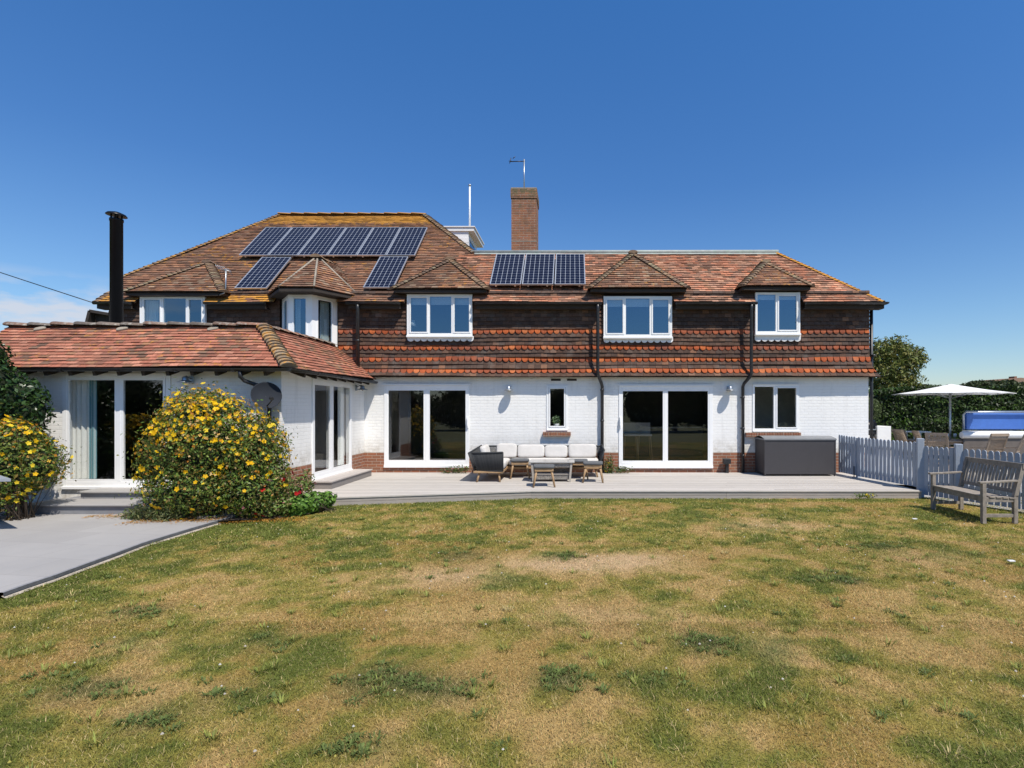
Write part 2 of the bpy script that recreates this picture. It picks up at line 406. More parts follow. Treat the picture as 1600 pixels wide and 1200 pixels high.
def bonnets(mb, A, B, r=.085, step=.105, colfn=None, lift=.0, flat=.6, steepen=1.25):
    A = Vector(A); B = Vector(B); d = (B - A); L = d.length; d.normalize()
    n = (Vector((0, 0, 1)) - d * d.z).normalized(); s = d.cross(n); k = max(1, int(L / step)); st = L / k
    for i in range(k):
        p0 = A + d * (i * st - .01); p1 = A + d * ((i + 1) * st + .03); c = colfn(p0, 0, 'hip'); rr = r * random.uniform(.93, 1.07)
        o0, o1, in0 = [], [], []
        j0 = Vector((random.uniform(-.006, .006), 0, random.uniform(-.005, .005)))
        for q in range(9):
            t = R(-88 + 22 * q)
            o0.append(mb.V(p0 + j0 + s * rr * steepen * math.sin(t) + n * (rr * math.cos(t) * flat + lift), c))
            in0.append(mb.V(p0 + j0 + s * rr * .8 * steepen * math.sin(t) + n * (rr * .72 * math.cos(t) * flat + lift - .015), (c[0] * .9, c[1] * .9, c[2] * .9, 0)))
            o1.append(mb.V(p1 + s * rr * .8 * steepen * math.sin(t) + n * (rr * .72 * math.cos(t) * flat + lift - .015), c))
        for q in range(8):
            mb.F([o0[q], o0[q + 1], o1[q + 1], o1[q]], True); mb.F([in0[q], in0[q + 1], o0[q + 1], o0[q]])
        mb.F(in0[::-1])

# ------------------------------------------------------------------ value noise for numpy colouring
def vnoise(x, y, scale, seed):
    g = np.random.default_rng(seed).random((256, 256)); xs = x / scale + 1000.37; ys = y / scale + 1000.71
    xi = np.floor(xs).astype(int); yi = np.floor(ys).astype(int); fx = xs - xi; fy = ys - yi
    fx = fx * fx * (3 - 2 * fx); fy = fy * fy * (3 - 2 * fy)
    a = g[xi % 256, yi % 256]; b = g[(xi + 1) % 256, yi % 256]; c = g[xi % 256, (yi + 1) % 256]; d = g[(xi + 1) % 256, (yi + 1) % 256]
    return (a * (1 - fx) + b * fx) * (1 - fy) + (c * (1 - fx) + d * fx) * fy
def fbm(x, y, scale, seed, octv=4, gain=.55):
    t = 0; a = 1; s = 0
    for k in range(octv):
        t = t + a * vnoise(x, y, scale / 2 ** k, seed + k); s += a; a *= gain
    return t / s
# ================================================================== HOUSE
YW = 14.0                                  # main front wall
XL_W, XR_W = -12.05, 7.70
house = thing('house', 'long white brick house with tile-hung upper floor and clay tiled roofs', 'house', (0, YW, 0))
YE, ZE, SL = 13.75, EYE + 2.717, .923      # roof edge, its height, slope
YR2, YR1 = 15.71, 17.70
def rz(Y): return ZE + SL * (Y - YE)
def roof_px(px, py, lift=0.):              # where a sight line meets the main front slope
    dx, dz = (px - VX) / FPX, (VY - py) / FPX
    Y = (ZE + lift - SL * YE - EYE) / (dz - SL); return Vector((dx * Y, Y, EYE + dz * Y))

def pick(L): return L[random.randrange(len(L))]
def shade(c, k): return (c[0] * k, c[1] * k, c[2] * k)
PINK = [(.48, .20, .115), (.43, .175, .10), (.45, .225, .14), (.38, .16, .095), (.53, .28, .175), (.27, .135, .09), (.40, .21, .135), (.33, .18, .12)]
BROWN = [(.235, .115, .07), (.20, .105, .068), (.27, .13, .075), (.165, .092, .062), (.22, .13, .085), (.30, .15, .085)]
WINGC = [(.36, .135, .085), (.41, .16, .10), (.33, .12, .075), (.36, .15, .095), (.28, .115, .075), (.42, .185, .12)]
def nz2(p, s, seed): return float(fbm(np.array([p.x]), np.array([p.z * 1.3 + p.y]), s, seed, 3)[0])
def col_main(p, k, kind):
    t = min(max((p.x + 3.6) / 1.4, 0), 1); n = nz2(p, 1.2, 3)
    pal = PINK if random.random() < t * (1.25 - .6 * (n > .55)) else BROWN
    c = shade(pick(pal), random.uniform(.88, 1.12) * (.72 + .55 * n))
    li = 0.
    if p.x < -2.5: li = max(0, (p.z - 7.55) * 2.6); li = max(li, .22 * (nz2(p, .8, 9) > .62)); 
    if p.x < -6 and p.z < 4.8: li = max(li, .5 * (nz2(p, .5, 5) > .45))
    return c + (min(li, 1.1),)
def col_hipm(p, k, kind): 
    c = shade(pick(BROWN), random.uniform(.8, 1.25)); return c + ((.55 if random.random() < .5 else .2),)
def col_dorm(p, k, kind):
    n = nz2(p, .7, 21); c = shade(pick(BROWN + [(.28, .19, .13)]), random.uniform(.8, 1.2) * (.7 + .6 * n)); return c + (.12 * (n > .5),)
def col_bon(p, k, kind): return shade(pick([(.22, .14, .09), (.28, .19, .12), (.18, .12, .085), (.25, .2, .13)]), random.uniform(.8, 1.2)) + (.08,)
def col_wing(p, k, kind):
    n = float(fbm(np.array([p.x + p.y]), np.array([p.z * 2]), 1.1, 33, 3)[0])
    c = pick(WINGC) if random.random() < 1.35 - n * .9 else pick(BROWN)
    return shade(c, random.uniform(.82, 1.18) * (.85 + .3 * n)) + (.10 * (n > .58),)
def col_ridge(p, k, kind): return shade(pick([(.22, .14, .10), (.20, .155, .12), (.28, .15, .10), (.16, .13, .105)]), random.uniform(.8, 1.2)) + (.06,)

# window x-ranges of the upper floor (world), used for notches
UWIN = {'a': (PX(219, 13.9), PX(321, 13.9)), 'b': (-7.62, -6.08), 'c': (PX(636, 13.9), PX(738, 13.9)), 'd': (PX(943, 13.9), PX(1050, 13.9)), 'e': (PX(1180, 13.9), PX(1250, 13.9))}

# ---- main roof, front slope
def onp(X, Y): return Vector((X, Y, rz(Y)))
XER = 7.94; XR_R = XER - (YR2 - YE)
e0 = roof_px(149, 472); e1 = roof_px(173, 456); e2 = roof_px(181, 437)
RL = Vector((-9.65, YR1, rz(YR1))); RR = Vector((-4.85, YR1, rz(YR1)))
VJ = Vector((-4.85 + (YR1 - YR2), YR2, rz(YR2))); R2 = Vector((XR_R, YR2, rz(YR2)))
front = [onp(e0.x, YE), onp(XER, YE), R2, VJ, RR, RL, e2, e1]
notch = []
for k, (a, b) in UWIN.items():
    notch.append([onp(a - .03, YE - .01), onp(b + .03, YE - .01), onp(b + .03, 14.06), onp(a - .03, 14.06)])
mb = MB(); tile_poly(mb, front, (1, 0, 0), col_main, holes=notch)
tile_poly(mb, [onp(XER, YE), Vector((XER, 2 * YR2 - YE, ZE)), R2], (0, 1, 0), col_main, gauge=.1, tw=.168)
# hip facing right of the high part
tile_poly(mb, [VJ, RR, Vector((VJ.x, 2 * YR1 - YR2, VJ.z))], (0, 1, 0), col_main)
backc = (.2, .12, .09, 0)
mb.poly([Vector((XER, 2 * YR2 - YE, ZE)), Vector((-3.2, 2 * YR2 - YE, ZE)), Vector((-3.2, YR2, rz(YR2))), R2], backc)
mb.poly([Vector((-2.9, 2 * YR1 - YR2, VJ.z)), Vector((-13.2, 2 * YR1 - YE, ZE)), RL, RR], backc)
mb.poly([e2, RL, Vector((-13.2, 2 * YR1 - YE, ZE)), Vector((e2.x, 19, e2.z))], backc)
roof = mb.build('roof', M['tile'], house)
def hipobj(*a, **k):
    mb = MB(); bonnets(mb, *a, **k); return mb.build('hip_tiles', M['tile'], roof)
hipobj(onp(XER, YE), R2, .085, .115, lambda p, k, q: shade(pick([(.24, .15, .09), (.3, .19, .1), (.2, .13, .08)]), random.uniform(.8, 1.2)) + (.62,))
hipobj(e2, RL, .1, .125, lambda p, k, q: col_bon(p, k, q)[:3] + (.3,))
hipobj(VJ, RR, .1, .125, col_bon)
hipobj(e0, e1, .08, .11, col_bon)
mb = MB()
for a in range(11):
    x0 = RL.x + (RR.x - RL.x) * a / 11; x1 = RL.x + (RR.x - RL.x) * (a + 1) / 11
    bonnets(mb, (x0, YR1, RL.z + .02), (x1, YR1, RL.z + .02), .11, .5, lambda p, k, q: shade((.34, .26, .18), random.uniform(.7, 1.2)) + (.8,), flat=.55)
mb.build('ridge_tiles', M['tile'], roof)
mb = MB(); mb.tube([(VJ.x - .1, YR2, R2.z + .03), (R2.x + .02, YR2, R2.z + .045)], .06, 10)
for sgn in (-1, 1): mb.poly([(VJ.x, YR2, R2.z + .05), (R2.x, YR2, R2.z + .05), (R2.x - .02, YR2 + sgn * .10, R2.z - .045), (VJ.x, YR2 + sgn * .10, R2.z - .045)])
mb.build('ridge_flashing', M['lead'], roof)

# ---- hipped dormer roofs
def dormer(x0, x1, Ye, ze, apx, Ya, za):
    ye_b = YE + (ze - ZE) / SL; yb = YE + (za - ZE) / SL
    mb = MB(); A = Vector((apx, Ya, za)); B = Vector((apx, max(yb, Ya + .05), za))
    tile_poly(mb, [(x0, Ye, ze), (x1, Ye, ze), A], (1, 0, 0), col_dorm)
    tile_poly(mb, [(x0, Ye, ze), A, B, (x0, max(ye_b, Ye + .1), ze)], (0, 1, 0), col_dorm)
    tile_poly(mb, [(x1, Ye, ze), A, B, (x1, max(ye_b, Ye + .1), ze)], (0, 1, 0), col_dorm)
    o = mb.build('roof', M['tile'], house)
    for P_, Q_, r_, s_ in (((x0, Ye, ze), A, .1, .115), ((x1, Ye, ze), A, .1, .115), (A - Vector((0, .1, 0)), B, .11, .3)):
        hb = MB(); bonnets(hb, P_, Q_, r_, s_, col_bon); hb.build('hip_tiles', M['tile'], o)
    sb = MB(); d = .09
    sb.box(x0 + .04, x1 - .04, Ye + .04, YW + .1, ze - d, ze - .022)
    sb.build('soffit', M['dark_wood'], o)
    return o
ZD = EYE + 3.05
dormer(PX(193, 13.7), PX(350, 13.7), 13.7, EYE + 2.97, -10.15, 14.98, EYE + 4.06)
dormer(PX(612, 13.7), PX(762, 13.7), 13.7, ZD, -3.39, 14.92, EYE + 4.12)
dormer(PX(920, 13.7), PX(1075, 13.7), 13.7, ZD + .02, 1.67, 14.96, EYE + 4.31)
dormer(PX(1158, 13.7), PX(1270, 13.7), 13.7, ZD + .07, 5.22, 14.62, EYE + 3.97)

# ---- bay: three faces standing out from the wall under a faceted roof
BX0, BX1, BYf = -7.08, -6.49, 13.38; BWL, BWR = -7.57, -6.13
bayp = [Vector((BWL, YW, 0)), Vector((BX0, BYf, 0)), Vector((BX1, BYf, 0)), Vector((BWR, YW, 0))]
ez = EYE + 2.93
ev = [Vector((BWL - .42, YW + .06, ez)), Vector((BX0 - .04, BYf - .36, ez)), Vector((BX1 + .22, BYf - .36, ez)), Vector((BWR + .53, YW + .06, ez))]
apex = Vector((-6.72, 14.16, EYE + 3.99)); bk = Vector((-6.72, YE + (apex.z - ZE) / SL, apex.z))
mb = MB()
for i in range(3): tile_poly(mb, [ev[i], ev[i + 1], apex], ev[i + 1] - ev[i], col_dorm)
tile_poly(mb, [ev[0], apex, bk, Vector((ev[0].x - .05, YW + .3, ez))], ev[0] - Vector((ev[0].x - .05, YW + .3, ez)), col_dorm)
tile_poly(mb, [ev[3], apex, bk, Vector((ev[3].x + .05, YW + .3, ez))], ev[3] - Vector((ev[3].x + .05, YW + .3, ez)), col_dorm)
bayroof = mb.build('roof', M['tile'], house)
for i in range(4): mb = MB(); mb.tube([ev[i] + Vector((0, 0, .02)), apex + Vector((0, 0, .02))], .026, 6); mb.build('hip_mortar', M['mortar'], bayroof)
mb = MB(); bonnets(mb, apex - Vector((0, .14, .03)), bk, .12, .4, col_bon); mb.build('hip_tiles', M['tile'], bayroof)
mb = MB()
ctr = Vector((-6.74, 14.0, 0))
mb.poly([v + Vector((0, 0, -.1)) for v in ev] + [Vector((ev[3].x, 14.3, ez - .1)), Vector((ev[0].x, 14.3, ez - .1))])
for i in range(3): mb.poly([ev[i] + (ctr - ev[i]) * .02 * Vector((1, 1, 0)).length * 0 + Vector((0, .012, -.1)), ev[i + 1] + Vector((0, .012, -.1)), ev[i + 1] + Vector((0, .012, -.018)), ev[i] + Vector((0, .012, -.018))])
mb.build('soffit', M['dark_wood'], bayroof)

# ---- gutters and fascia between the dormers
def gutter(pts, r=.06, name='gutter'):
    mb = MB()
    for a, b in zip(pts[:-1], pts[1:]):
        a = Vector(a); b = Vector(b); d = (b - a).normalized(); s = Vector((d.y, -d.x, 0)); ra = []
        for q in (a, b):
            ra.append([mb.V(q + s * r * math.cos(t) + Vector((0, 0, -r * math.sin(t)))) for t in [math.pi * j / 8 for j in range(9)]])
            ra.append([mb.V(q + s * (r - .008) * math.cos(t) + Vector((0, 0, -(r - .008) * math.sin(t)))) for t in [math.pi * j / 8 for j in range(9)]])
        for j in range(8):
            mb.F([ra[0][j], ra[0][j + 1], ra[2][j + 1], ra[2][j]], True); mb.F([ra[1][j + 1], ra[1][j], ra[3][j], ra[3][j + 1]], True)
        mb.F(ra[0][::-1] ); mb.F(ra[2])
        L = (b - a).length; n = max(1, int(L / .9))
        for i in range(1, n):
            p = a + d * (L * i / n); rr = r + .009
            r0 = [mb.V(p - d * .03 + s * rr * math.cos(t) + Vector((0, 0, -rr * math.sin(t)))) for t in [math.pi * j / 8 for j in range(9)]]
            r1 = [mb.V(p + d * .03 + s * rr * math.cos(t) + Vector((0, 0, -rr * math.sin(t)))) for t in [math.pi * j / 8 for j in range(9)]]
            for j in range(8): mb.F([r0[j], r0[j + 1], r1[j + 1], r1[j]])
            mb.F(r0[::-1]); mb.F(r1)
    return mb.build(name, M['black'], house)
zg = ZE - .012
segs = [(PX(146, 13.7), UWIN['a'][0] - .1), (UWIN['a'][1] + .1, -7.85), (-5.78, UWIN['c'][0] - .12), (UWIN['c'][1] + .1, UWIN['d'][0] - .06), (UWIN['d'][1] + .06, UWIN['e'][0] - .02), (UWIN['e'][1] + .06, XER + .06)]
for a, b in segs:
    fb = MB()
    gutter([(a, 13.70, zg), (b, 13.70, zg)])
    fb.box(a + .02, b - .02, 13.775, 13.80, ZE - .16, ZE - .02)
    fb.box(a + .02, b - .02, 13.80, YW + .02, ZE - .16, ZE - .14); fb.build('fascia', M['dark_wood'], house)
gutter([(XER + .05, 13.66, zg), (XER + .05, 17.6, zg)])

def downpipe(pts, r=.034, brackets=()):
    mb = MB(); mb.tube(pts, r, 12)
    for p in brackets:
        p = Vector(p); mb.lathe([(r + .008, p.z - .025), (r + .008, p.z + .025)], p.x, p.y, 12)
        mb.box(p.x - .045, p.x + .045, p.y + r - .005, p.y + .1, p.z - .015, p.z + .015)
    return mb.build('downpipe', M['black'], house)
zt = ZE - .07
x = PX(559, 13.72); downpipe([(x, 13.70, zt), (x, 13.72, zt - .1), (x, 13.74, 2.72)], .045, [(x, 13.73, 3.55)])
x = PX(934, 13.72); x2 = PX(941, 13.9)
downpipe([(x, 13.70, zt), (x, 13.72, zt - .1), (x, 13.72, 2.72), (x + .02, 13.73, 2.64), (x2 - .02, 13.88, 2.46), (x2, 13.91, 2.38), (x2, 13.91, .16)], .042, [(x2, 13.91, 2.3), (x2, 13.91, 1.5), (x2, 13.91, .62)])
x = PX(1174, 13.72); x2 = PX(1161, 13.9)
downpipe([(x, 13.70, zt), (x, 13.72, zt - .1), (x, 13.72, 2.72), (x - .02, 13.73, 2.64), (x2 + .02, 13.88, 2.46), (x2, 13.91, 2.38), (x2, 13.91, .16)], .042, [(x2, 13.91, 2.1), (x2, 13.91, 1.3), (x2, 13.91, .6)])
downpipe([(7.86, 14.15, zt), (7.86, 14.15, .1)], .04, [(7.86, 14.05, 3.2)])

# ---- tile hanging of the upper floor with the kicked-out foot
def hung_col(p, k, kind):
    n = nz2(p, .9, 41)
    if kind == 'scallop':
        c = pick([(.37, .085, .024), (.33, .075, .024), (.41, .105, .03), (.30, .075, .028), (.43, .13, .045)])
        if n < .44: c = pick([(.26, .068, .03), (.21, .065, .035), (.29, .08, .035)])
        if random.random() < .006: c = (.50, .29, .22)
        return shade(c, random.uniform(.85, 1.15)) + (0,)
    c = pick([(.088, .050, .035), (.076, .045, .033), (.098, .054, .036), (.068, .042, .032), (.10, .058, .04), (.09, .06, .047)])
    if random.random() < .05: c = pick([(.17, .085, .05), (.16, .09, .06), (.19, .10, .06)])
    return shade(c, random.uniform(.8, 1.2) * (.75 + .5 * n)) + (0,)
GH = .1035; ZF = EYE + .815
def hshape(k): return 'scallop' if k in (1, 4, 7, 11) else 'plain'
def hshift(f, s): return lambda p, k, kind: f(p, k + s, kind)
def wz(pxy, Y=13.9): return PZ(pxy, Y)
WZ = {'a': (PZ(530, 13.9), PZ(463, 13.9)), 'b': (PZ(546, 13.9), PZ(455, 13.9)), 'c': (PZ(531, 13.9), PZ(460, 13.9)), 'd': (PZ(531, 13.9), PZ(463, 13.9)), 'e': (PZ(530, 13.9), PZ(457, 13.9))}
mb = MB()
nf = 5; prof = []                                   # kick of the lower five courses
for i in range(nf + 1):
    t = 1 - i / nf; prof.append((13.975 - .20 * t * t - .0, ZF + GH * i))
for i in range(nf):
    (ya, za), (yb, zb) = prof[i], prof[i + 1]
    fl = lambda t: .10 * t
    xr0 = XR_W + .02 + (13.975 - ya) * .75; xr1 = XR_W + .02 + (13.975 - yb) * .75
    q = [(-6.1, ya, za), (xr0, ya, za), (xr1, yb, zb), (-6.1, yb, zb)]
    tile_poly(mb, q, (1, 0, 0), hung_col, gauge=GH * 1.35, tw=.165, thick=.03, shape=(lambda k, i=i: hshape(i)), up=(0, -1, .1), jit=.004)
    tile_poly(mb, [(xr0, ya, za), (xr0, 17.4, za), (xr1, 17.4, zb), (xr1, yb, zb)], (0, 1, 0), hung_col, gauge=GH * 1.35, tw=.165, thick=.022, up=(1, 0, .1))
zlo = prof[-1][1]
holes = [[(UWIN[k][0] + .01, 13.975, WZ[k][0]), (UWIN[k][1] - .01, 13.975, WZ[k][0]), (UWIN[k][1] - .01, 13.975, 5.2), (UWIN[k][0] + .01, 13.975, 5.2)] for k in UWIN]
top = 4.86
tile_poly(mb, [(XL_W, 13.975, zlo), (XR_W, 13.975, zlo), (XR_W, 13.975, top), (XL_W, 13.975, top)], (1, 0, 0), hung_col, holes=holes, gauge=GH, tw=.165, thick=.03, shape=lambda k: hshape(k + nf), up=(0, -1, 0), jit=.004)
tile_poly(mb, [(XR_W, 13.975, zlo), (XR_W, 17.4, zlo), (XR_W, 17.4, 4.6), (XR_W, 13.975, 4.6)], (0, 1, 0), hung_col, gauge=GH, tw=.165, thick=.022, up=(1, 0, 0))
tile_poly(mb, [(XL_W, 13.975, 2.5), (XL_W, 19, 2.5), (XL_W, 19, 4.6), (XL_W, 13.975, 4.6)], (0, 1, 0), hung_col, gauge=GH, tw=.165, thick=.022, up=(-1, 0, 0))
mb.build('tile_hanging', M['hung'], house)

# ---- brick walls
def wall_sheet(mb, Mx, u0, u1, z0, z1, ops, t=.25):
    us = sorted({u0, u1} | {o[0] for o in ops} | {o[1] for o in ops}); zs = sorted({z0, z1} | {o[2] for o in ops} | {o[3] for o in ops})
    us = [u for u in us if u0 <= u <= u1]; zs = [z for z in zs if z0 <= z <= z1]
    mb.M = Mx
    for a, b in zip(us[:-1], us[1:]):
        for c, d in zip(zs[:-1], zs[1:]):
            um, zm = (a + b) / 2, (c + d) / 2
            if any(o[0] < um < o[1] and o[2] < zm < o[3] for o in ops): continue
            mb.poly([(a, 0, c), (b, 0, c), (b, 0, d), (a, 0, d)]); mb.poly([(a, t, c), (b, t, c), (b, t, d), (a, t, d)])
    for o in ops:
        a, b, c, d = o[0], o[1], max(o[2], z0), min(o[3], z1)
        if c >= d: continue
        for P in ([(a, 0, c), (a, t, c), (a, t, d), (a, 0, d)], [(b, 0, c), (b, t, c), (b, t, d), (b, 0, d)]): mb.poly(P)
        if o[2] > z0: mb.poly([(a, 0, c), (b, 0, c), (b, t, c), (a, t, c)])
        if o[3] < z1: mb.poly([(a, 0, d), (b, 0, d), (b, t, d), (a, t, d)])
    mb.M = None
MF = Matrix.Translation((0, YW, 0)); MWF = Matrix.Translation((0, 10.0, 0))
XS = -5.42
MS = Matrix(((0, -1, 0, XS), (1, 0, 0, 0), (0, 0, 1, 0), (0, 0, 0, 1)))   # side wall: u = Y, depth goes to -X
YD = YW - .02
DZ0, DZ1 = PZ(727, YD), PZ(602, YD)
D1 = (PX(600, YD), PX(733, YD), DZ0, DZ1); D2 = (PX(967, YD), PX(1114, YD), PZ(728, YD), PZ(603, YD))
N1 = (PX(854, YD), PX(887, YD), PZ(671, YD), PZ(602, YD)); N2 = (PX(1176, YD), PX(1249, YD), PZ(673, YD), PZ(601, YD))
zb = .67
WD = (PX(97, 9.98), PX(266, 9.98), PZ(760, 9.98), PZ(583, 9.98))
SD = (11.16, 13.15, EYE - 1.475, EYE + .625)
mb = MB(); wall_sheet(mb, MF, XS, XR_W, zb, ZF + .12, [D1, D2, N1, N2])
mb.box(XR_W - .001, XR_W, YW, 17.4, 0, 2.7)
mb.poly([(XL_W, 17.4, 0), (XR_W, 17.4, 0), (XR_W, 17.4, 4.6), (XL_W, 17.4, 4.6)])
wall_sheet(mb, MWF, -11.3, XS, 0, 2.52, [WD]); wall_sheet(mb, MS, 10.0, YW, zb, 2.52, [SD])
mb.poly([(-11.3, 10, 0), (-11.3, 14, 0), (-11.3, 14, 2.6), (-11.3, 10, 2.6)])
mb.poly([(XL_W, 14, 0), (XL_W, 19, 0), (XL_W, 19, 2.6), (XL_W, 14, 2.6)])
mb.build('wall', M['white_brick'], house)
mb = MB(); wall_sheet(mb, MF, XS, XR_W, 0, zb, [D1, D2]); wall_sheet(mb, MS, 10.0, YW, 0, zb, [SD])
mb.build('brick_plinth', M['brick'], house)
# bricks set on edge under the small windows
for (a, b, zt_, n) in ((PX(848, 13.9), PX(892, 13.9), PZ(675, 13.9), 11), (PX(1166, 13.9), PX(1252, 13.9), PZ(676, 13.9), 21)):
    w = (b - a) / n; mb = MB()
    for i in range(n): mb.box(a + w * i + .004, a + w * (i + 1) - .004, 13.90, 14.02, zt_ - .11 + random.uniform(-.003, .003), zt_ + random.uniform(-.003, .002))
    mb.build('brick_sill', M['brick'], house)
# air bricks and trickle strips over the openings
for px in (868, 893): mb = MB(); mb.box(PX(px - 7, 14), PX(px + 8, 14), 13.988, 14.0, PZ(595, 14), PZ(592, 14)); mb.build('air_vent', M['dark_wood'], house)

# ---- windows and doors (local: u across, depth inwards, z up)
def win(Mx, u0, u1, z0, z1, lights, dep=.07, fw=.055, glass='glass_up', name='window', sill=None, case=(), blind=0., handle=None, front=0., curtains=()):
    f = MB(); f.M = Mx; d0 = front
    f.box(u0, u0 + fw, d0, d0 + dep, z0, z1); f.box(u1 - fw, u1, d0, d0 + dep, z0, z1)
    f.box(u0 + fw, u1 - fw, d0, d0 + dep, z1 - fw, z1); f.box(u0 + fw, u1 - fw, d0, d0 + dep, z0, z0 + fw)
    edges = []
    for i, (a, b) in enumerate(lights):
        if i: f.box(lights[i - 1][1], a, d0 + .001, d0 + dep - .001, z0 + fw, z1 - fw)
        if i in case:
            c = .035; g = -.012
            f.box(a, a + c, d0 + g, d0 + .03, z0 + fw, z1 - fw); f.box(b - c, b, d0 + g, d0 + .03, z0 + fw, z1 - fw)
            f.box(a + c, b - c, d0 + g, d0 + .03, z0 + fw, z0 + fw + c); f.box(a + c, b - c, d0 + g, d0 + .03, z1 - fw - c, z1 - fw)
    o = f.build(name, M['upvc'], house, bevel=.004)
    for i, (a, b) in enumerate(lights):
        p = MB(); p.M = Mx; c = .033 if i in case else 0
        p.box(a + c - .004, b - c + .004, d0 + .02, d0 + .028, z0 + fw + c - .004, z1 - fw - c + .004); p.build('pane', M[glass], o)
        if blind:
            q = MB(); q.M = Mx; q.box(a, b, d0 + .1, d0 + .11, z1 - fw - blind, z1 - fw, (.7, .69, .66, 0)); q.build('blind', M['curtain'], o)
    for (a, b, zl, cc) in curtains:
        q = MB(); q.M = Mx; n = 60
        ids = []
        for i in range(n + 1):
            u = a + (b - a) * i / n; dd = d0 + .17 + .015 * math.sin(i * 2 * math.pi / 11.) + .008 * math.sin(i * .37)
            teal = cc and u > b - .15
            col = (.16, .33, .36, 0) if teal and (i // 3) % 2 else ((.48, .60, .60, 0) if teal else (.86, .85, .80, 0))
            ids.append([q.V((u, dd, zl), col), q.V((u, dd, z1 - fw - .02), col)])
        for i in range(n): q.F([ids[i][0], ids[i + 1][0], ids[i + 1][1], ids[i][1]], True)
        q.build('curtain', M['curtain'], o)
    if sill:
        s = MB(); s.M = Mx; s.box(u0 - sill[0], u1 + sill[0], d0 - sill[1], d0 + dep - .002, z0 - sill[2], z0); s.build('sill', M['upvc'], o, bevel=.005)
    if handle:
        h = MB(); h.M = Mx; hu, hz = handle; h.box(hu - .018, hu + .018, d0 - .05, d0, hz - .14, hz + .14); h.box(hu - .012, hu + .012, d0 - .075, d0 - .05, hz - .09, hz + .09); h.build('handle', M['upvc'], o, bevel=.006)
    return o
def ux(px, Y): return PX(px, Y)
Md = Matrix.Translation((0, YD, 0)); Mu = Matrix.Translation((0, 13.88, 0))
g = lambda l, Y: [(PX(a, Y), PX(b, Y)) for a, b in l]
def door_inner(Mx, lights, z0, z1, o, w=.045):
    m = MB(); m.M = Mx
    for a, b in lights:
        for (p, q, r_, s_) in ((a, a + w, z0, z1), (b - w, b, z0, z1), (a + w, b - w, z0, z0 + w), (a + w, b - w, z1 - w, z1)): m.box(p, q, .004, .05, r_, s_)
    m.build('sash', M['upvc'], o)
o = win(Md, *D1, g([(604, 664.5), (668.5, 730)], YD), dep=.11, fw=.09, glass='glass', name='patio_door', sill=(.0, .03, .06), handle=(PX(731, YD), PZ(660, YD))); 
door_inner(Md, g([(604, 664.5), (668.5, 730)], YD), DZ0 + .09, DZ1 - .09, o)
o = win(Md, *D2, g([(970.5, 1038.5), (1041, 1109)], YD), dep=.11, fw=.09, glass='glass', name='patio_door', sill=(.0, .03, .06), handle=(PX(969, YD), PZ(660, YD)))
door_inner(Md, g([(970.5, 1038.5), (1041, 1109)], YD), D2[2] + .09, D2[3] - .09, o)
win(Md, *N1, [(N1[0] + .06, N1[1] - .06)], glass='glass', name='window', sill=(.0, .03, .03), case=(0,))
win(Md, *N2, [(N2[0] + .05, PX(1209, YD)), (PX(1212.5, YD), N2[1] - .05)], glass='glass', name='window', sill=(.0, .035, .03), case=(1,))
# flat head trims over the openings
for D in (D1, D2): tb = MB(); tb.box(D[0] - .03, D[1] + .03, YD - .03, YD - .002, D[3] + .002, D[3] + .035); tb.build('head_trim', M['upvc'], house)
tb = MB(); tb.box(N2[0], N2[1], YD - .03, YD - .002, N2[3] + .002, N2[3] + .02); tb.build('head_trim', M['upvc'], house)
Mw = Matrix.Translation((0, 9.98, 0))
Wl = g([(103, 182.5), (188.5, 258)], 9.98)
o = win(Mw, *WD, Wl, dep=.11, fw=.085, glass='glass', name='patio_door', sill=(.0, .03, .05), curtains=[(PX(111, 10.2), PX(155, 10.2), WD[2] + .12, True)])
door_inner(Mw, Wl, WD[2] + .085, WD[3] - .085, o)
Msd = MS @ Matrix.Translation((0, -.02, 0))
Sl = [(SD[0] + .06, 12.02), (12.10, SD[1] - .06)]
o = win(Msd, *SD, Sl, dep=.11, fw=.085, glass='glass', name='patio_door', sill=(.0, .03, .05), curtains=[(12.75, 13.08, SD[2] + .12, False)])
door_inner(Msd, Sl, SD[2] + .085, SD[3] - .085, o)
# upper windows
def upw(k, lights, case, **kw):
    a, b = UWIN[k]; z0, z1 = WZ[k]; z0 = PZ({'a': 524, 'c': 524, 'd': 526, 'e': 521}[k], 13.88)
    return win(Mu, a, b, z0, z1, g(lights, 13.88), case=case, sill=(.01, .03, .05), **kw)
upw('a', [(222.5, 252), (255, 290), (293, 317)], (0, 2), curtains=[(PX(223, 14.1), PX(250, 14.1), 3.3, False)])
upw('c', [(639.5, 669), (671.5, 705), (708, 735)], (0, 2), blind=.2)
upw('d', [(946.5, 975), (978, 1015), (1018, 1046.5)], (0, 2), blind=.2)
upw('e', [(1183.5, 1212), (1215, 1246.5)], (1,), blind=.12)
# white painted shaped tiles under the sills
for k, (ya, yb) in {'c': (526, 533), 'd': (528, 535), 'e': (523, 533)}.items():
    a, b = UWIN[k]; a -= .0; b += .03; z1 = PZ(ya, 13.93); z0 = PZ(yb, 13.93); n = int(round((b - a) / .165)); w = (b - a) / n; mb = MB()
    mb.box(a, b, 13.92, 13.935, z0 + .045, z1 + .01)
    for i in range(n):
        arc = [(a + w * (i + .5) - (w / 2 - .004) * math.cos(math.pi * q / 8), z0 + .05 - .06 * math.sin(math.pi * q / 8)) for q in range(9)]
        top_ = [mb.V((u, 13.915 + random.uniform(-.003, .003), z)) for u, z in arc]; lo_ = [mb.V((u, 13.94, z)) for u, z in arc]
        mb.F(top_)
        for q in range(8): mb.F([top_[q], top_[q + 1], lo_[q + 1], lo_[q]])
    mb.build('painted_apron_tiles', M['white_paint'], house)
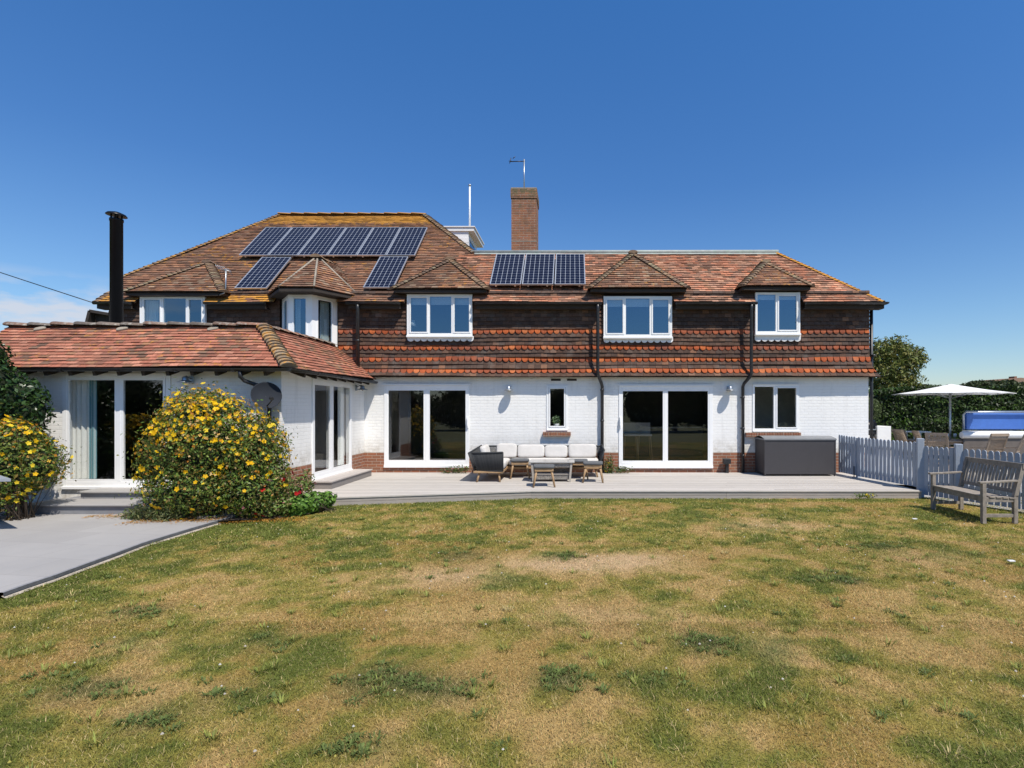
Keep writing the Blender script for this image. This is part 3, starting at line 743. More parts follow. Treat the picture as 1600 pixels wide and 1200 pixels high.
# bay faces
zb0, zb1 = PZ(538, 13.25), ez - .1
for i, (lw, nm) in enumerate(((.5, 0), (.5, 1), (.5, 2))):
    A, B = bayp[i], bayp[i + 1]; d = (B - A); L = d.length; d.normalize(); inw = Vector((-d.y, d.x, 0))
    if inw.y < 0: inw = -inw
    Mx = Matrix(((d.x, inw.x, 0, A.x), (d.y, inw.y, 0, A.y), (0, 0, 1, 0), (0, 0, 0, 1)))
    m = (.10, .10) if i != 1 else (.07, .09)
    cur = [] if i == 0 else ([(m[0] + .02, m[0] + .15, zb0 + .1, False)] if i == 1 else [(L * .48, L - .12, zb0 + .1, False)])
    win(Mx, 0.002, L - .002, zb0, zb1, [(m[0] + .03, L - m[1] - .03)], dep=.08, fw=.06, case=(0,), sill=(.0, .03, .06), curtains=cur)
    fr = MB(); fr.M = Mx; fr.box(.003, m[0] + .03, -.003, .06, zb0, zb1); fr.build('bay_post', M['upvc'], house)
    fr = MB(); fr.M = Mx; fr.box(L - m[1] - .03, L - .003, -.003, .06, zb0, zb1); fr.build('bay_post', M['upvc'], house)
    sk = MB(); sk.M = Mx; sk.box(.0, L, .01, .06, 3.0, zb0 - .06); sk.build('bay_base', M['upvc'], house)

# ---- rooms behind the glass
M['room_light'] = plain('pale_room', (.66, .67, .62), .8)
def room(x0, x1, y0, y1, z0, z1, mat='room'):
    mb = MB(); mb.poly([(x0, y1, z0), (x1, y1, z0), (x1, y1, z1), (x0, y1, z1)]); mb.poly([(x0, y0, z0), (x0, y1, z0), (x0, y1, z1), (x0, y0, z1)])
    mb.poly([(x1, y0, z0), (x1, y1, z0), (x1, y1, z1), (x1, y0, z1)]); mb.poly([(x0, y0, z1), (x1, y0, z1), (x1, y1, z1), (x0, y1, z1)])
    o = mb.build('room', M[mat], house)
    mb = MB(); mb.poly([(x0, y0, z0), (x1, y0, z0), (x1, y1, z0), (x0, y1, z0)]); mb.build('floor', M['room_floor'], o)
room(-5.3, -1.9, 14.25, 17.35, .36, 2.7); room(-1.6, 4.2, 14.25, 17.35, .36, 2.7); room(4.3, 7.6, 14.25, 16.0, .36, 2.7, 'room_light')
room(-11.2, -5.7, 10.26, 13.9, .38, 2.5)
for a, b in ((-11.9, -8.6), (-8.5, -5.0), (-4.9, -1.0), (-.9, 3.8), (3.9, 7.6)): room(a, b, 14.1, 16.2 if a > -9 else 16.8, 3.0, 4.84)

# ---- the wing's roof
WYE, WZE, WSL = 9.70, EYE + .739, .837
WXC = -5.12; wyr = 10.78; wrz = WZE + WSL * (wyr - WYE); wrx = WXC - (wyr - WYE)
XG = PX(17, wyr)
c0 = Vector((XG, WYE, WZE)); cc = Vector((WXC, WYE, WZE)); ra_ = Vector((wrx, wyr, wrz)); rb_ = Vector((XG, wyr, wrz))
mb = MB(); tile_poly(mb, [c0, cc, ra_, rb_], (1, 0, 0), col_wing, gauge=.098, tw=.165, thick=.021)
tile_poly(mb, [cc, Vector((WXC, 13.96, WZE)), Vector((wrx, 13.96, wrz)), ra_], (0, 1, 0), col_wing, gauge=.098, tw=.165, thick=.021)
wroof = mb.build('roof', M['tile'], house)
mb = MB(); bonnets(mb, cc, ra_, .12, .118, lambda p, k, q: shade(pick([(.22, .17, .12), (.28, .22, .15), (.17, .13, .095)]), random.uniform(.8, 1.25)) + (.25,), flat=.75, lift=.01)
mb.build('hip_tiles', M['tile'], wroof)
mb = MB(); n = 11; w = (ra_.x - XG) / n
for i in range(n):
    a = XG + w * i; dz = .028 if (i // 2) % 2 else 0.0
    bonnets(mb, (a + .01, wyr, wrz + .01 + dz * .4), (a + w, wyr, wrz + .01 + dz * .4), .125, .6, col_ridge, flat=.62)
nn = 8
for i in range(nn):
    y = wyr + (13.9 - wyr) * i / nn; bonnets(mb, (wrx, y, wrz), (wrx, y + (13.9 - wyr) / nn, wrz), .11, .6, col_ridge, flat=.55)
mb.build('ridge_tiles', M['ridge'], wroof)
for px in (76, 203, 343):
    X = PX(px, wyr); mb = MB(); mb.pillow((X - .04, wyr - .135, wrz - .065), .20, .11, .05, rot=Matrix.Rotation(R(40), 3, 'X') @ Matrix.Rotation(R(28), 3, 'Z'), e=.5); mb.build('mortar_pad', M['mortar'], wroof)
mb = MB(); mb.box(XG + .02, wrx - .02, wyr + .1, 13.95, wrz - .12, wrz - .06); mb.build('flat_roof', plain('felt', (.2, .2, .2), .9), wroof)
mb = MB(); mb.poly([(XG + .02, WYE + .05, WZE - .02), (XG + .02, wyr, wrz - .03), (XG + .02, 13.9, wrz - .03), (XG + .02, 13.9, 2.4), (XG + .02, WYE + .05, 2.45)])
mb.build('gable', M['white_brick'], wroof)
n = 13
for i in range(n):
    X = -11.1 + (5.75 / n) * (i + .5); mb = MB(); mb.bar((X, 9.73, WZE - .10), (X, 10.1, WZE + .02), .06, .10); mb.build('rafter_end', M['dark_wood'], wroof)
for i in range(8):
    Y = 10.15 + 3.7 / 8 * (i + .4); mb = MB(); mb.bar((WXC - .02, Y, WZE - .10), (XS - .05, Y, WZE + .02), .06, .10); mb.build('rafter_end', M['dark_wood'], wroof)
mb = MB()
mb.box(XG, WXC - .05, 9.745, 9.76, WZE - .07, WZE - .02); mb.box(WXC - .065, WXC - .05, 9.76, 13.9, WZE - .07, WZE - .02)
mb.build('eaves_board', M['dark_wood'], wroof)
gutter([(XG, 9.665, WZE - .02), (WXC + .06, 9.665, WZE - .02)], .055); gutter([(WXC + .035, 9.62, WZE - .02), (WXC + .035, 13.9, WZE - .05)], .055)
x = PX(375, 9.67)
downpipe([(x, 9.67, WZE - .07), (x, 9.68, WZE - .17), (x + .05, 9.72, WZE - .24), (x + .2, 9.82, WZE - .31), (x + .34, 9.9, WZE - .34), (x + .38, 9.93, WZE - .42), (x + .38, 9.93, .1)], .036)

# ---- chimney, lantern and pole
CY = 16.35; cx0, cx1 = PX(799, CY), PX(838, CY); ztop = PZ(294, CY)
mb = MB(); mb.box(cx0, cx1, CY, CY + .95, 5.2, ztop - .30); mb.box(cx0 - .02, cx1 + .02, CY - .02, CY + .97, ztop - .30, ztop - .25)
mb.box(cx0 - .025, cx1 + .025, CY - .025, CY + .975, ztop - .25, ztop - .02)
chim = mb.build('chimney', M['chimney'], house)
mb = MB(); mb.box(cx0 - .005, cx1 + .005, CY - .004, CY + .955, PZ(377.5, CY), PZ(376, CY)); mb.build('mortar_band', M['mortar'], chim)
mb = MB(); mb.box(cx0 - .01, cx1 + .01, CY - .01, CY + .96, ztop - .02, ztop + .02); mb.lathe([(.09, ztop), (.085, ztop + .1), (.06, ztop + .1)], (cx0 + cx1) / 2 + .02, CY + .4, 16); mb.build('chimney_cap', M['mortar'], chim)
LY = 17.6
mb = MB(); mb.box(-5.0, PX(732, LY), LY, LY + 1.5, 6.0, PZ(361, LY)); 
for k in range(7): mb.box(-5.0, PX(732, LY) + .006, LY - .012, LY, 6.1 + .19 * k, 6.1 + .19 * k + .17)
lant = mb.build('roof_lantern', M['white_paint'], house)
mb = MB(); mb.box(-5.3, PX(741, LY), LY - .05, LY + 1.8, PZ(361, LY) - .01, PZ(355, LY - .05)); mb.box(-5.34, PX(742.5, LY), LY - .08, LY + 1.84, PZ(355, LY - .05), PZ(353, LY - .08)); mb.build('lantern_roof', M['white_paint'], lant)
mb = MB(); mb.box(PX(732, LY), PX(732, LY) + .01, LY + .2, LY + 1.3, 6.5, 7.4); mb.build('lantern_window', M['glass_up'], lant)
pole = thing('flagpole', 'thin white flagpole rising from the white roof lantern', 'pole', (PX(734, 18.2), 18.2, 7.6))
mb = MB(); X = PX(734, 18.2); zt = PZ(291, 18.2); mb.tube([(X, 18.2, 7.6), (X, 18.2, zt)], .035, 8, r2=.028); mb.build('mast', M['upvc'], pole)
mb = MB(); mb.lathe([(.02, zt), (.05, zt + .02), (.05, zt + .05), (.015, zt + .07)], X, 18.2, 12); mb.build('finial', M['metal'], pole)

# ---- black stove flue
FY = 11.6; FX = PX(182, FY)
fl = thing('stove_flue', 'tall black stove flue with conical rain cap behind the left wing ridge', 'flue', (FX, FY, 3.2))
zt = PZ(346, FY); mb = MB(); mb.lathe([(.115, 3.0), (.115, zt), (.125, zt), (.125, zt + .05), (.1, zt + .05)], FX, FY, 24)
mb.lathe([(.16, 3.0), (.16, 3.35), (.12, 3.45)], FX, FY, 20)
mb.build('pipe', M['flue'], fl)
mb = MB(); mb.M = Matrix.Translation((FX, FY, zt + .13)) @ Matrix.Rotation(R(5), 4, 'Y'); mb.lathe([(.188, -.012), (.19, .0), (.16, .035), (.06, .07), (.02, .075)], 0, 0, 28); mb.build('rain_cap', M['flue'], fl)
mb = MB()
for k in range(4):
    a = k * math.pi / 2 + .5; mb.box(FX + .09 * math.cos(a) - .012, FX + .09 * math.cos(a) + .012, FY + .09 * math.sin(a) - .012, FY + .09 * math.sin(a) + .012, zt + .03, zt + .14)
mb.build('cap_bracket', M['flue'], fl)
# ================================================================== SOLAR PANELS
def solar_mat():
    m, t, p = mat_new('solar_cells')
    uv = _n(t, 'ShaderNodeUVMap').outputs[0]; s = _n(t, 'ShaderNodeSeparateXYZ'); t.links.new(uv, s.inputs[0])
    U = _math(t, 'MULTIPLY', s.outputs[0], 6.0); Vv = _math(t, 'MULTIPLY', s.outputs[1], 12.0)
    du = _math(t, 'ABSOLUTE', _math(t, 'SUBTRACT', _math(t, 'FRACT', U), .5)); dv = _math(t, 'ABSOLUTE', _math(t, 'SUBTRACT', _math(t, 'FRACT', Vv), .5))
    l1 = _math(t, 'GREATER_THAN', du, .468); l2 = _math(t, 'GREATER_THAN', dv, .474); l3 = _math(t, 'GREATER_THAN', _math(t, 'ADD', du, dv), .875)
    line = _math(t, 'MAXIMUM', _math(t, 'MAXIMUM', l1, _math(t, 'MULTIPLY', l2, .6)), l3)
    cell = mix(t, maprange(t, noise(t, 4, 2), .3, .7), (.006, .008, .022), (.010, .013, .032))
    t.links.new(mix(t, line, cell, (.34, .37, .42)), p.inputs['Base Color']); p.inputs['Roughness'].default_value = .22
    p.inputs['Specular IOR Level'].default_value = .22
    return m
SOLAR = solar_mat()
NR = Vector((0, -SL, 1)).normalized(); UR = Vector((1, 0, 0)); VR = Vector((0, 1, SL)).normalized()
def panel(pbl, pbr, ptop, label, group):
    # lower edge from pixel pair; height from a pixel on the upper edge, all on a plane .17 m above the tiles
    lift = .17 / NR.z
    a = roof_px(*pbl, lift); b = roof_px(*pbr, lift); c = roof_px(*ptop, lift)
    w = (b - a).dot(UR) - .018; h = (c - a).dot(VR)
    o = thing('solar_panel', label, 'solar panel', a, 0, group)
    M4 = Matrix(((UR.x, VR.x, NR.x, a.x), (UR.y, VR.y, NR.y, a.y), (UR.z, VR.z, NR.z, a.z), (0, 0, 0, 1)))
    mb = MB(); mb.M = M4; fw = .022
    mb.box(0, w, 0, fw, -.035, .006); mb.box(0, w, h - fw, h, -.035, .006); mb.box(0, fw, fw, h - fw, -.035, .006); mb.box(w - fw, w, fw, h - fw, -.035, .006)
    mb.build('frame', M['alu'], o)
    mb = MB(); mb.M = M4; mb.poly([(fw, fw, 0), (w - fw, fw, 0), (w - fw, h - fw, 0), (fw, h - fw, 0)]); mb.poly([(fw, fw, -.03), (w - fw, fw, -.03), (w - fw, h - fw, -.03), (fw, h - fw, -.03)])
    g_ = mb.build('cells', SOLAR, o); uvl = g_.data.uv_layers.new(name='UVMap')
    for i, q in enumerate([(0, 0), (1, 0), (1, 1), (0, 1)] * 2): uvl.data[i].uv = q
    mb = MB(); mb.M = M4
    for x in (.16, w - .16):
        mb.box(x - .02, x + .02, .01, h - .01, -.075, -.036)
        for y in (.25, h - .25): mb.box(x - .02, x + .02, y - .02, y + .02, -.16, -.075)
    mb.build('bracket', M['alu'], o)
    return w, h
ordn = ['first', 'second', 'third', 'fourth', 'fifth', 'sixth']
for i in range(6):
    x0 = 373 + 46 * i
    s = panel((x0, 398.6), (x0 + 46, 398.6), (x0 + 20, 355.5), '%s solar panel from the left in the row of six under the orange ridge' % ordn[i], 'solar panels in the upper row of six')
print('PANEL', s)
print(panel((366, 450), (417, 450), (398, 402), 'single solar panel on the roof left of the bay window roof', 'solar panels on the house roof'))
print(panel((567, 449), (616, 449), (590, 401), 'single solar panel on the roof between the bay roof and the next dormer', 'solar panels on the house roof'))
for i, (a, b) in enumerate(((765, 815), (815.5, 865.5), (866.5, 916))):
    panel((a, 444), (b, 444), (a + 5, 397), '%s solar panel of the three on the lower roof beneath the brick chimney' % ('left', 'middle', 'right')[i], 'three solar panels on the lower roof')

# ================================================================== WALL LAMPS, DISH, AERIALS
def wall_lamp(label, loc, rot):
    o = thing('wall_lamp', label, 'wall lamp', loc, rot, 'galvanised wall lamps')
    mb = MB(); mb.box(-.045, .045, -.03, 0, -.07, .07); mb.build('back_plate', M['metal'], o, local=True, bevel=.008)
    mb = MB(); mb.tube([(0, -.03, .02), (0, -.08, .05), (0, -.15, .06), (0, -.17, .04)], .013, 8); mb.build('arm', M['metal'], o, local=True)
    mb = MB(); mb.lathe([(.035, .055), (.05, .04), (.052, -.005), (.06, -.02)], 0, -.17, 18)
    mb.build('lamp_housing', M['metal'], o, local=True)
    mb = MB(); mb.lathe([(.055, -.012), (.128, -.045), (.13, -.052), (.05, -.03)], 0, -.17, 26); mb.build('lamp_shade', M['metal'], o, local=True)
    mb = MB(); mb.lathe([(.03, -.02), (.035, -.05), (.01, -.075)], 0, -.17, 12); mb.build('bulb', M['frost'], o, local=True)
    return o
wall_lamp('galvanised wall lamp between the left patio door and the narrow window', (PX(796, 14), YW, PZ(607, 13.85)), 0)
wall_lamp('galvanised wall lamp right of the right-hand patio door', (PX(1138, 14), YW, PZ(607, 13.85)), 0)
wall_lamp('galvanised wall lamp under the wing eaves above the big yellow bush', (PX(300, 10), 10.0, PZ(593, 9.83)), 0)
wall_lamp('galvanised wall lamp on the wing side wall by the inner corner', (XS, 13.42, PZ(606, 13.42)), R(90))
o = thing('satellite_dish', 'dark grey satellite dish on the corner of the left wing', 'satellite dish', (PX(430, 9.9), 10.0, 1.95))
cd = W(416, 618, 9.68); ax = Vector((.62, -.74, .28)).normalized(); Mt = Matrix.Translation(cd) @ ax.to_track_quat('Z', 'Y').to_matrix().to_4x4()
mb = MB(); mb.M = Mt; mb.lathe([(.02, -.045), (.12, -.03), (.20, -.002), (.245, .022), (.25, .03), (.236, .022), (.19, -.005), (.1, -.03), (.005, -.04)], 0, 0, 30)
mb.build('dish', plain('dish_grey', (.028, .032, .040), .8, 0., var=.1, spec=.1), o)
mb = MB(); lnb = cd + ax * .27 + Vector((.06, -.02, -.14)); mb.tube([cd + Vector((0, 0, -.2)), lnb + Vector((-.03, .02, -.05)), lnb], .011, 8); mb.tube([lnb, lnb - (lnb - cd).normalized() * .07], .03, 10); mb.build('feed_arm', M['black'], o)
mb = MB(); mb.tube([cd - ax * .04, cd - ax * .14, (cd.x - .08, 9.99, cd.z - .15)], .02, 8); mb.build('bracket', M['metal'], o)
o = thing('aerial', 'thin television aerial standing on the chimney', 'aerial', (PX(819, 16.7), 16.7, ztop))
X = PX(819, 16.7); zt = PZ(249, 16.7); mb = MB(); mb.tube([(X, 16.7, 8.5), (X, 16.7, zt)], .021, 8); mb.build('mast', M['metal'], o)
mb = MB(); xl = PX(797, 16.7); mb.tube([(X + .03, 16.7, zt - .06), (xl, 16.65, zt - .09)], .014, 6)
for f, L in ((0.02, .12), (.1, .16), (.22, .12), (.9, .1)):
    x = xl + (X - xl) * f; mb.tube([(x - .03, 16.66 - L, zt - .09 - L * .3), (x + .03, 16.66 + L, zt - .08 + L * .35)], .008, 5)
mb.tube([(xl, 16.6, zt - .17), (xl + .04, 16.6, zt - .0)], .012, 5); mb.tube([(xl + .1, 16.6, zt - .02), (xl + .17, 16.6, zt + .04)], .012, 5)
mb.build('receiver_arm', M['black'], o)
YA = 13.72
o = thing('aerial', 'small grey aerial on a bent pole beside the far left dormer', 'aerial', (PX(351, YA), YA, PZ(461, YA)))
mb = MB(); mb.tube([W(343, 461, YA), W(350, 458, YA), W(353, 450, YA), W(353, 420, YA)], .016, 8); mb.build('mast', M['metal'], o)
mb = MB(); a, b = W(340, 419, YA), W(361, 424, YA); mb.tube([a, b], .009, 6)
for f in (.05, .2, .35, .5, .65): p = a.lerp(b, f); mb.tube([p + Vector((-.02, -.08, .07)), p + Vector((.02, .08, -.1))], .006, 5)
for f in (.85, .95): p = a.lerp(b, f); mb.tube([p + Vector((0, -.1, .05)), p + Vector((0, .1, -.09))], .006, 5)
mb.build('receiver_arm', M['metal'], o)
mb = MB(); a = W(142, 472, 13.8); b = Vector((-26, 20, PZ(349, 20))); pts = []
b = a + (Vector((PX(-60, 14.5), 14.5, PZ(383, 14.5))) - a) * 7
for i in range(33):
    t = i / 32; p = a.lerp(b, t); p.z -= .9 * math.sin(math.pi * t); pts.append(p)
mb.tube(pts, .012, 5); tag(mb.build('telephone_wire', M['black']), 'thin telephone wire running up left from the eaves corner', 'wire')
# far gable seen past the left eaves corner
mb = MB(); Y = 24.; mb.box(PX(143, Y), PX(175, Y), Y, Y + 1, 0, PZ(500, Y)); mb.poly([W(142, 505, Y - .1), W(160, 505, Y - .1), W(147, 488, Y - .1)])
nh = thing('neighbour_house', 'sliver of a red gable seen beyond the left end of the house', 'house', (PX(150, Y), Y, 0))
mb.build('wall', M['chimney'], nh)
mb = MB(); mb.bar(W(142, 507, Y - .2), W(147, 487, Y - .2), .12, .5, (0, -1, 0)); mb.bar(W(147, 487, Y - .2), W(176, 492, Y - .2), .12, .5, (0, -1, 0)); mb.poly([W(147, 488, Y - .15), W(178, 490, Y - .15), W(178, 508, Y - .15), W(152, 508, Y - .15)]); mb.build('roof', M['dark_wood'], nh)

# ================================================================== DECK FURNITURE
DZ = .152
sofa = thing('corner_sofa', 'L-shaped garden sofa with cream cushions and dark rope arms', 'sofa', (-.8, 13.3, DZ))
mb = MB()
for (x0, x1, y0, y1) in ((-2.25, .66, 13.0, 13.70), (-2.25, -1.58, 12.14, 13.0)):
    mb.box(x0, x1, y0, y1, DZ + .20, DZ + .255)
mb.build('base_frame', M['teak'], sofa, bevel=.01)
for (x, y, dx, dy) in ((-2.12, 12.22, -.05, -.07), (-1.68, 12.22, .03, -.06), (-2.12, 13.62, -.05, .03), (.56, 13.08, .04, -.05), (.56, 13.62, .04, .03), (-.75, 13.08, 0, -.04)):
    mb = MB(); mb.tube([(x, y, DZ + .21), (x + dx, y + dy, DZ)], .028, 8, r2=.02); mb.build('leg', M['teak'], sofa)
def rope_panel(a, b, c, d, n):          # ropes strung between a lower edge a-b and an upper edge c-d, on a dark rail
    mb = MB(); a, b, c, d = map(Vector, (a, b, c, d))
    for i in range(n + 1):
        t = i / n; p, q = a.lerp(b, t), c.lerp(d, t); m_ = (p + q) / 2 + Vector((0, 0, 0))
        k = random.uniform(.8, 1.2); mb.tube([p, q], .0115, 5, (.045 * k, .047 * k, .05 * k, 0))
    mb.tube([c, d], .019, 8, (.04, .042, .045, 0)); mb.tube([a, b], .015, 8, (.04, .042, .045, 0)); mb.tube([a, c], .017, 8, (.04, .042, .045, 0)); mb.tube([b, d], .017, 8, (.04, .042, .045, 0))
    return mb.build('rope_arm', M['rope'], sofa)
rope_panel((-2.15, 12.16, DZ + .25), (-1.58, 12.14, DZ + .25), (-2.27, 12.06, DZ + .66), (-1.57, 12.06, DZ + .68), 34)
rope_panel((-2.22, 12.16, DZ + .25), (-2.22, 13.7, DZ + .25), (-2.34, 12.06, DZ + .66), (-2.34, 13.75, DZ + .72), 60)
rope_panel((.64, 13.0, DZ + .25), (.64, 13.7, DZ + .25), (.76, 12.95, DZ + .66), (.74, 13.76, DZ + .74), 30)
rope_panel((-2.22, 13.68, DZ + .25), (.64, 13.68, DZ + .25), (-2.3, 13.78, DZ + .70), (.72, 13.78, DZ + .70), 100)
for (c, sx, sy) in (((-1.9, 12.62, DZ + .35), .66, .95), ((-.85, 13.33, DZ + .35), 1.45, .66), ((.22, 13.33, DZ + .35), .82, .66), ((-1.9, 13.35, DZ + .35), .66, .62)):
    mb = MB(); mb.pillow(c, sx, sy, .17, e=.3); mb.build('seat_cushion', M['cushion'], sofa)
def bcush(x0, x1, z0, z1, y, tilt=14, rz=0.):
    mb = MB(); mb.pillow(((x0 + x1) / 2, y, (z0 + z1) / 2), x1 - x0, .17, z1 - z0, rot=Matrix.Rotation(R(rz), 3, 'Z') @ Matrix.Rotation(R(-tilt), 3, 'X'), e=.33); mb.build('back_cushion', M['cushion'], sofa)
Yc = 13.5
bcush(PX(776, Yc), PX(808, Yc), DZ + .43, PZ(693, Yc), Yc, 10); bcush(PX(808.5, Yc), PX(851, Yc), DZ + .43, PZ(695, Yc), Yc); bcush(PX(851, Yc), PX(887, Yc), DZ + .43, PZ(696, Yc), Yc + .02, 12); bcush(PX(888, Yc), PX(932, Yc), DZ + .43, PZ(694, Yc), Yc)
mb = MB(); mb.pillow((-2.06, 12.75, DZ + .60), .15, .62, .40, rot=Matrix.Rotation(R(-14), 3, 'Y'), e=.35); mb.build('back_cushion', M['cushion'], sofa)

def stool(loc, label, rot=0):
    o = thing('stool', label, 'stool', loc, R(rot), 'low wooden stools with grey pads')
    for sx, sy in ((-1, -1), (1, -1), (1, 1), (-1, 1)):
        mb = MB(); mb.tube([(sx * .155, sy * .155, .37), (sx * .225, sy * .215, 0)], .026, 8, r2=.019); mb.build('leg', M['teak'], o, local=True)
    mb = MB()
    mb.box(-.2, .2, -.2, -.17, .33, .40); mb.box(-.2, .2, .17, .2, .33, .40); mb.box(-.2, -.17, -.17, .17, .33, .40); mb.box(.17, .2, -.17, .17, .33, .40)
    mb.build('apron', M['teak'], o, local=True, bevel=.006)
    mb = MB(); mb.pillow((0, 0, .425), .45, .45, .055, e=.25); mb.build('pad', M['grey_cushion'], o, local=True)
    return o
stool((-.62, 11.55, DZ), 'wooden stool with grey pad standing in front of the wicker table', 4)
stool((.46, 12.25, DZ), 'wooden stool with grey pad standing alone right of the wicker table', -3)
stool((-1.28, 12.95, DZ), 'wooden stool with grey pad between the sofa arm and the wicker table', 8)
stool((.13, 12.82, DZ), 'wooden stool with grey pad half hidden behind the right-hand stool', 0)
o = thing('coffee_table', 'low grey wicker table with pale frosted top', 'table', (-.48, 12.45, DZ))
wc = lambda: shade((.36, .33, .29), random.uniform(.7, 1.25)) + (0,)
mb = MB()
def weave(mb, x0, x1, z0, z1, y, dx0=0., dx1=0., rows=9, cols=40):
    for i in range(cols):
        for j in range(rows):
            t0, t1 = j / rows, (j + 1) / rows; a = x0 + dx0 * (1 - t0); b = x1 + dx1 * (1 - t0); w = (b - a) / cols
            yy = y + (.006 if (i + j) % 2 else -.002)
            mb.box(a + w * i, a + w * (i + .92), yy - .004, yy + .004, z0 + (z1 - z0) * t0, z0 + (z1 - z0) * (t0 + .9 / rows), wc())
weave(mb, -.93, -.03, DZ + .33, DZ + .42, 12.2, rows=4); weave(mb, -.90, -.06, DZ + .05, DZ + .17, 12.24, rows=5); weave(mb, -.90, -.06, DZ + .05, DZ + .42, 12.72, rows=14)
for x in (-.93, -.03):
    for y in (12.2, 12.74): mb.bar((x + (.04 if x < -.5 else -.04), y, DZ), (x, y, DZ + .43), .045, .045, c=wc())
mb.box(-.9, -.06, 12.22, 12.72, DZ + .16, DZ + .175, (.33, .30, .27, 0))
mb.build('wicker_frame', M['wicker'], o)
mb = MB(); mb.box(-1.0, .04, 12.15, 12.80, DZ + .43, DZ + .455); mb.build('table_top', M['frost'], o, bevel=.008)

# storage box
o = thing('storage_box', 'long dark grey garden storage box on the deck under the window', 'storage box', (5.6, 13.5, DZ))
bx0, bx1, by0, by1 = 4.72, 6.47, 13.23, 13.92
mb = MB(); mb.box(bx0, bx1, by0, by1, DZ + .04, DZ + .90)
for x in (bx0 + .01, (bx0 + bx1) / 2, bx1 - .03): mb.box(x, x + .035, by0 + .01, by0 + .05, DZ, DZ + .04)
mb.build('body', M['dark_box'], o, bevel=.012)
mb = MB(); mb.box(bx0 - .006, bx0 + .03, by0 - .008, by0 + .02, DZ + .03, DZ + .9); mb.box(bx1 - .03, bx1 + .006, by0 - .008, by0 + .02, DZ + .03, DZ + .9); mb.build('corner_post', M['dark_box'], o, bevel=.004)
mb = MB(); n = 12
for i in range(n):
    y0 = by0 - .02 + (by1 - by0 + .04) * i / n; y1 = by0 - .02 + (by1 - by0 + .04) * (i + 1) / n
    h = lambda y: DZ + .92 + .055 * math.sin(math.pi * (y - by0 + .02) / (by1 - by0 + .04))
    mb.poly([(bx0 - .015, y0, h(y0)), (bx1 + .015, y0, h(y0)), (bx1 + .015, y1, h(y1)), (bx0 - .015, y1, h(y1))])
mb.box(bx0 - .015, bx1 + .015, by0 - .02, by1 + .02, DZ + .885, DZ + .92)
mb.build('lid', plain('box_lid', (.20, .205, .21), .5, var=.1), o)
# small floodlight with its post by the brick plinth
o = thing('outdoor_socket', 'small black box on a short post against the brick plinth', 'outdoor socket', (PX(1136, 13.8), 13.85, DZ))
X = PX(1136, 13.85); mb = MB(); mb.box(X - .10, X + .09, 13.80, 13.93, PZ(725, 13.8), PZ(717, 13.8)); mb.build('box', M['black'], o, bevel=.01)
mb = MB(); mb.box(X - .03, X + .05, 13.85, 13.93, DZ, PZ(725, 13.8)); mb.build('post', M['black'], o, bevel=.006)

# ================================================================== FENCE, GATE, BENCH
def pickets(mb, A, B, n, ztA, ztB, zbA, zbB, w=.062, th=.02, off=0.):
    A = Vector(A); B = Vector(B); d = (B - A).normalized(); nrm = Vector((d.y, -d.x, 0)); nrm = nrm if nrm.x < 0 else -nrm
    for i in range(n):
        t = (i + .5) / n; p = A.lerp(B, t) + nrm * off; zt_ = ztA + (ztB - ztA) * t + random.uniform(-.006, .006); zb_ = zbA + (zbB - zbA) * t
        lean = random.uniform(-.006, .006)
        prof = [(-w / 2, zb_), (w / 2, zb_)] + [(w / 2 * math.cos(a) + lean, zt_ - w * .55 + w * .55 * math.sin(a)) for a in [math.pi * q / 6 for q in range(7)]]
        f0 = [mb.V(p + d * u + nrm * th / 2 + Vector((0, 0, z))) for u, z in prof]; f1 = [mb.V(p + d * u - nrm * th / 2 + Vector((0, 0, z))) for u, z in prof]
        mb.F(f0); mb.F(f1[::-1]); k = len(prof)
        for q in range(k): mb.F([f0[q], f0[(q + 1) % k], f1[(q + 1) % k], f1[q]])
def rails(mb, A, B, z, off=-.03):
    A = Vector(A); B = Vector(B); d = (B - A).normalized(); nrm = Vector((d.y, -d.x, 0)); nrm = nrm if nrm.x < 0 else -nrm
    for za, zb_ in z: mb.bar(A + nrm * off + Vector((0, 0, za)), B + nrm * off + Vector((0, 0, zb_)), .035, .075)
PA = Vector((6.78, 13.72, 0)); PC = Vector((6.85, 13.0, 0)); PB = Vector((7.16, 11.08, 0)); PD = Vector((7.46, 10.4, 0)); PEe = Vector((9.40, 5.9, 0))
gt = thing('picket_gate', 'short weathered picket gate with diagonal brace beside the dark storage box', 'gate', PA)
mb = MB(); pickets(mb, PA, PC, 7, 1.15, 1.13, .2, .2, w=.075); mb.build('pickets', M['fence'], gt)
mb = MB(); rails(mb, PA, PC, [(.35, .35), (.95, .95)]); mb.bar(PA + Vector((.03, -.02, .38)), PC + Vector((.03, .02, .92)), .03, .06); mb.build('brace_rail', M['fence'], gt)
mb = MB(); mb.tube([PC + Vector((-.05, 0, .1)), PC + Vector((-.05, 0, .42))], .012, 8); mb.build('bolt', M['black'], gt)
fe = thing('picket_fence', 'pale blue-grey picket fence standing on the end of the deck', 'fence', PC, 0, 'pale blue-grey picket fencing')
mb = MB(); pickets(mb, PC + Vector((.01, -.05, 0)), PB + Vector((-.02, .08, 0)), 15, 1.13, 1.12, .19, .19, w=.088); mb.build('pickets', M['fence'], fe)
mb = MB(); rails(mb, PC, PB, [(.33, .33), (.93, .93)]); mb.build('rail', M['fence'], fe)
mb = MB(); mb.box(PC.x + .02, PC.x + .10, PC.y - .04, PC.y + .04, .15, 1.10); mb.build('post', M['fence'], fe)
f2 = thing('picket_fence', 'pale blue-grey picket fence with thick posts running behind the bench', 'fence', PB, 0, 'pale blue-grey picket fencing')
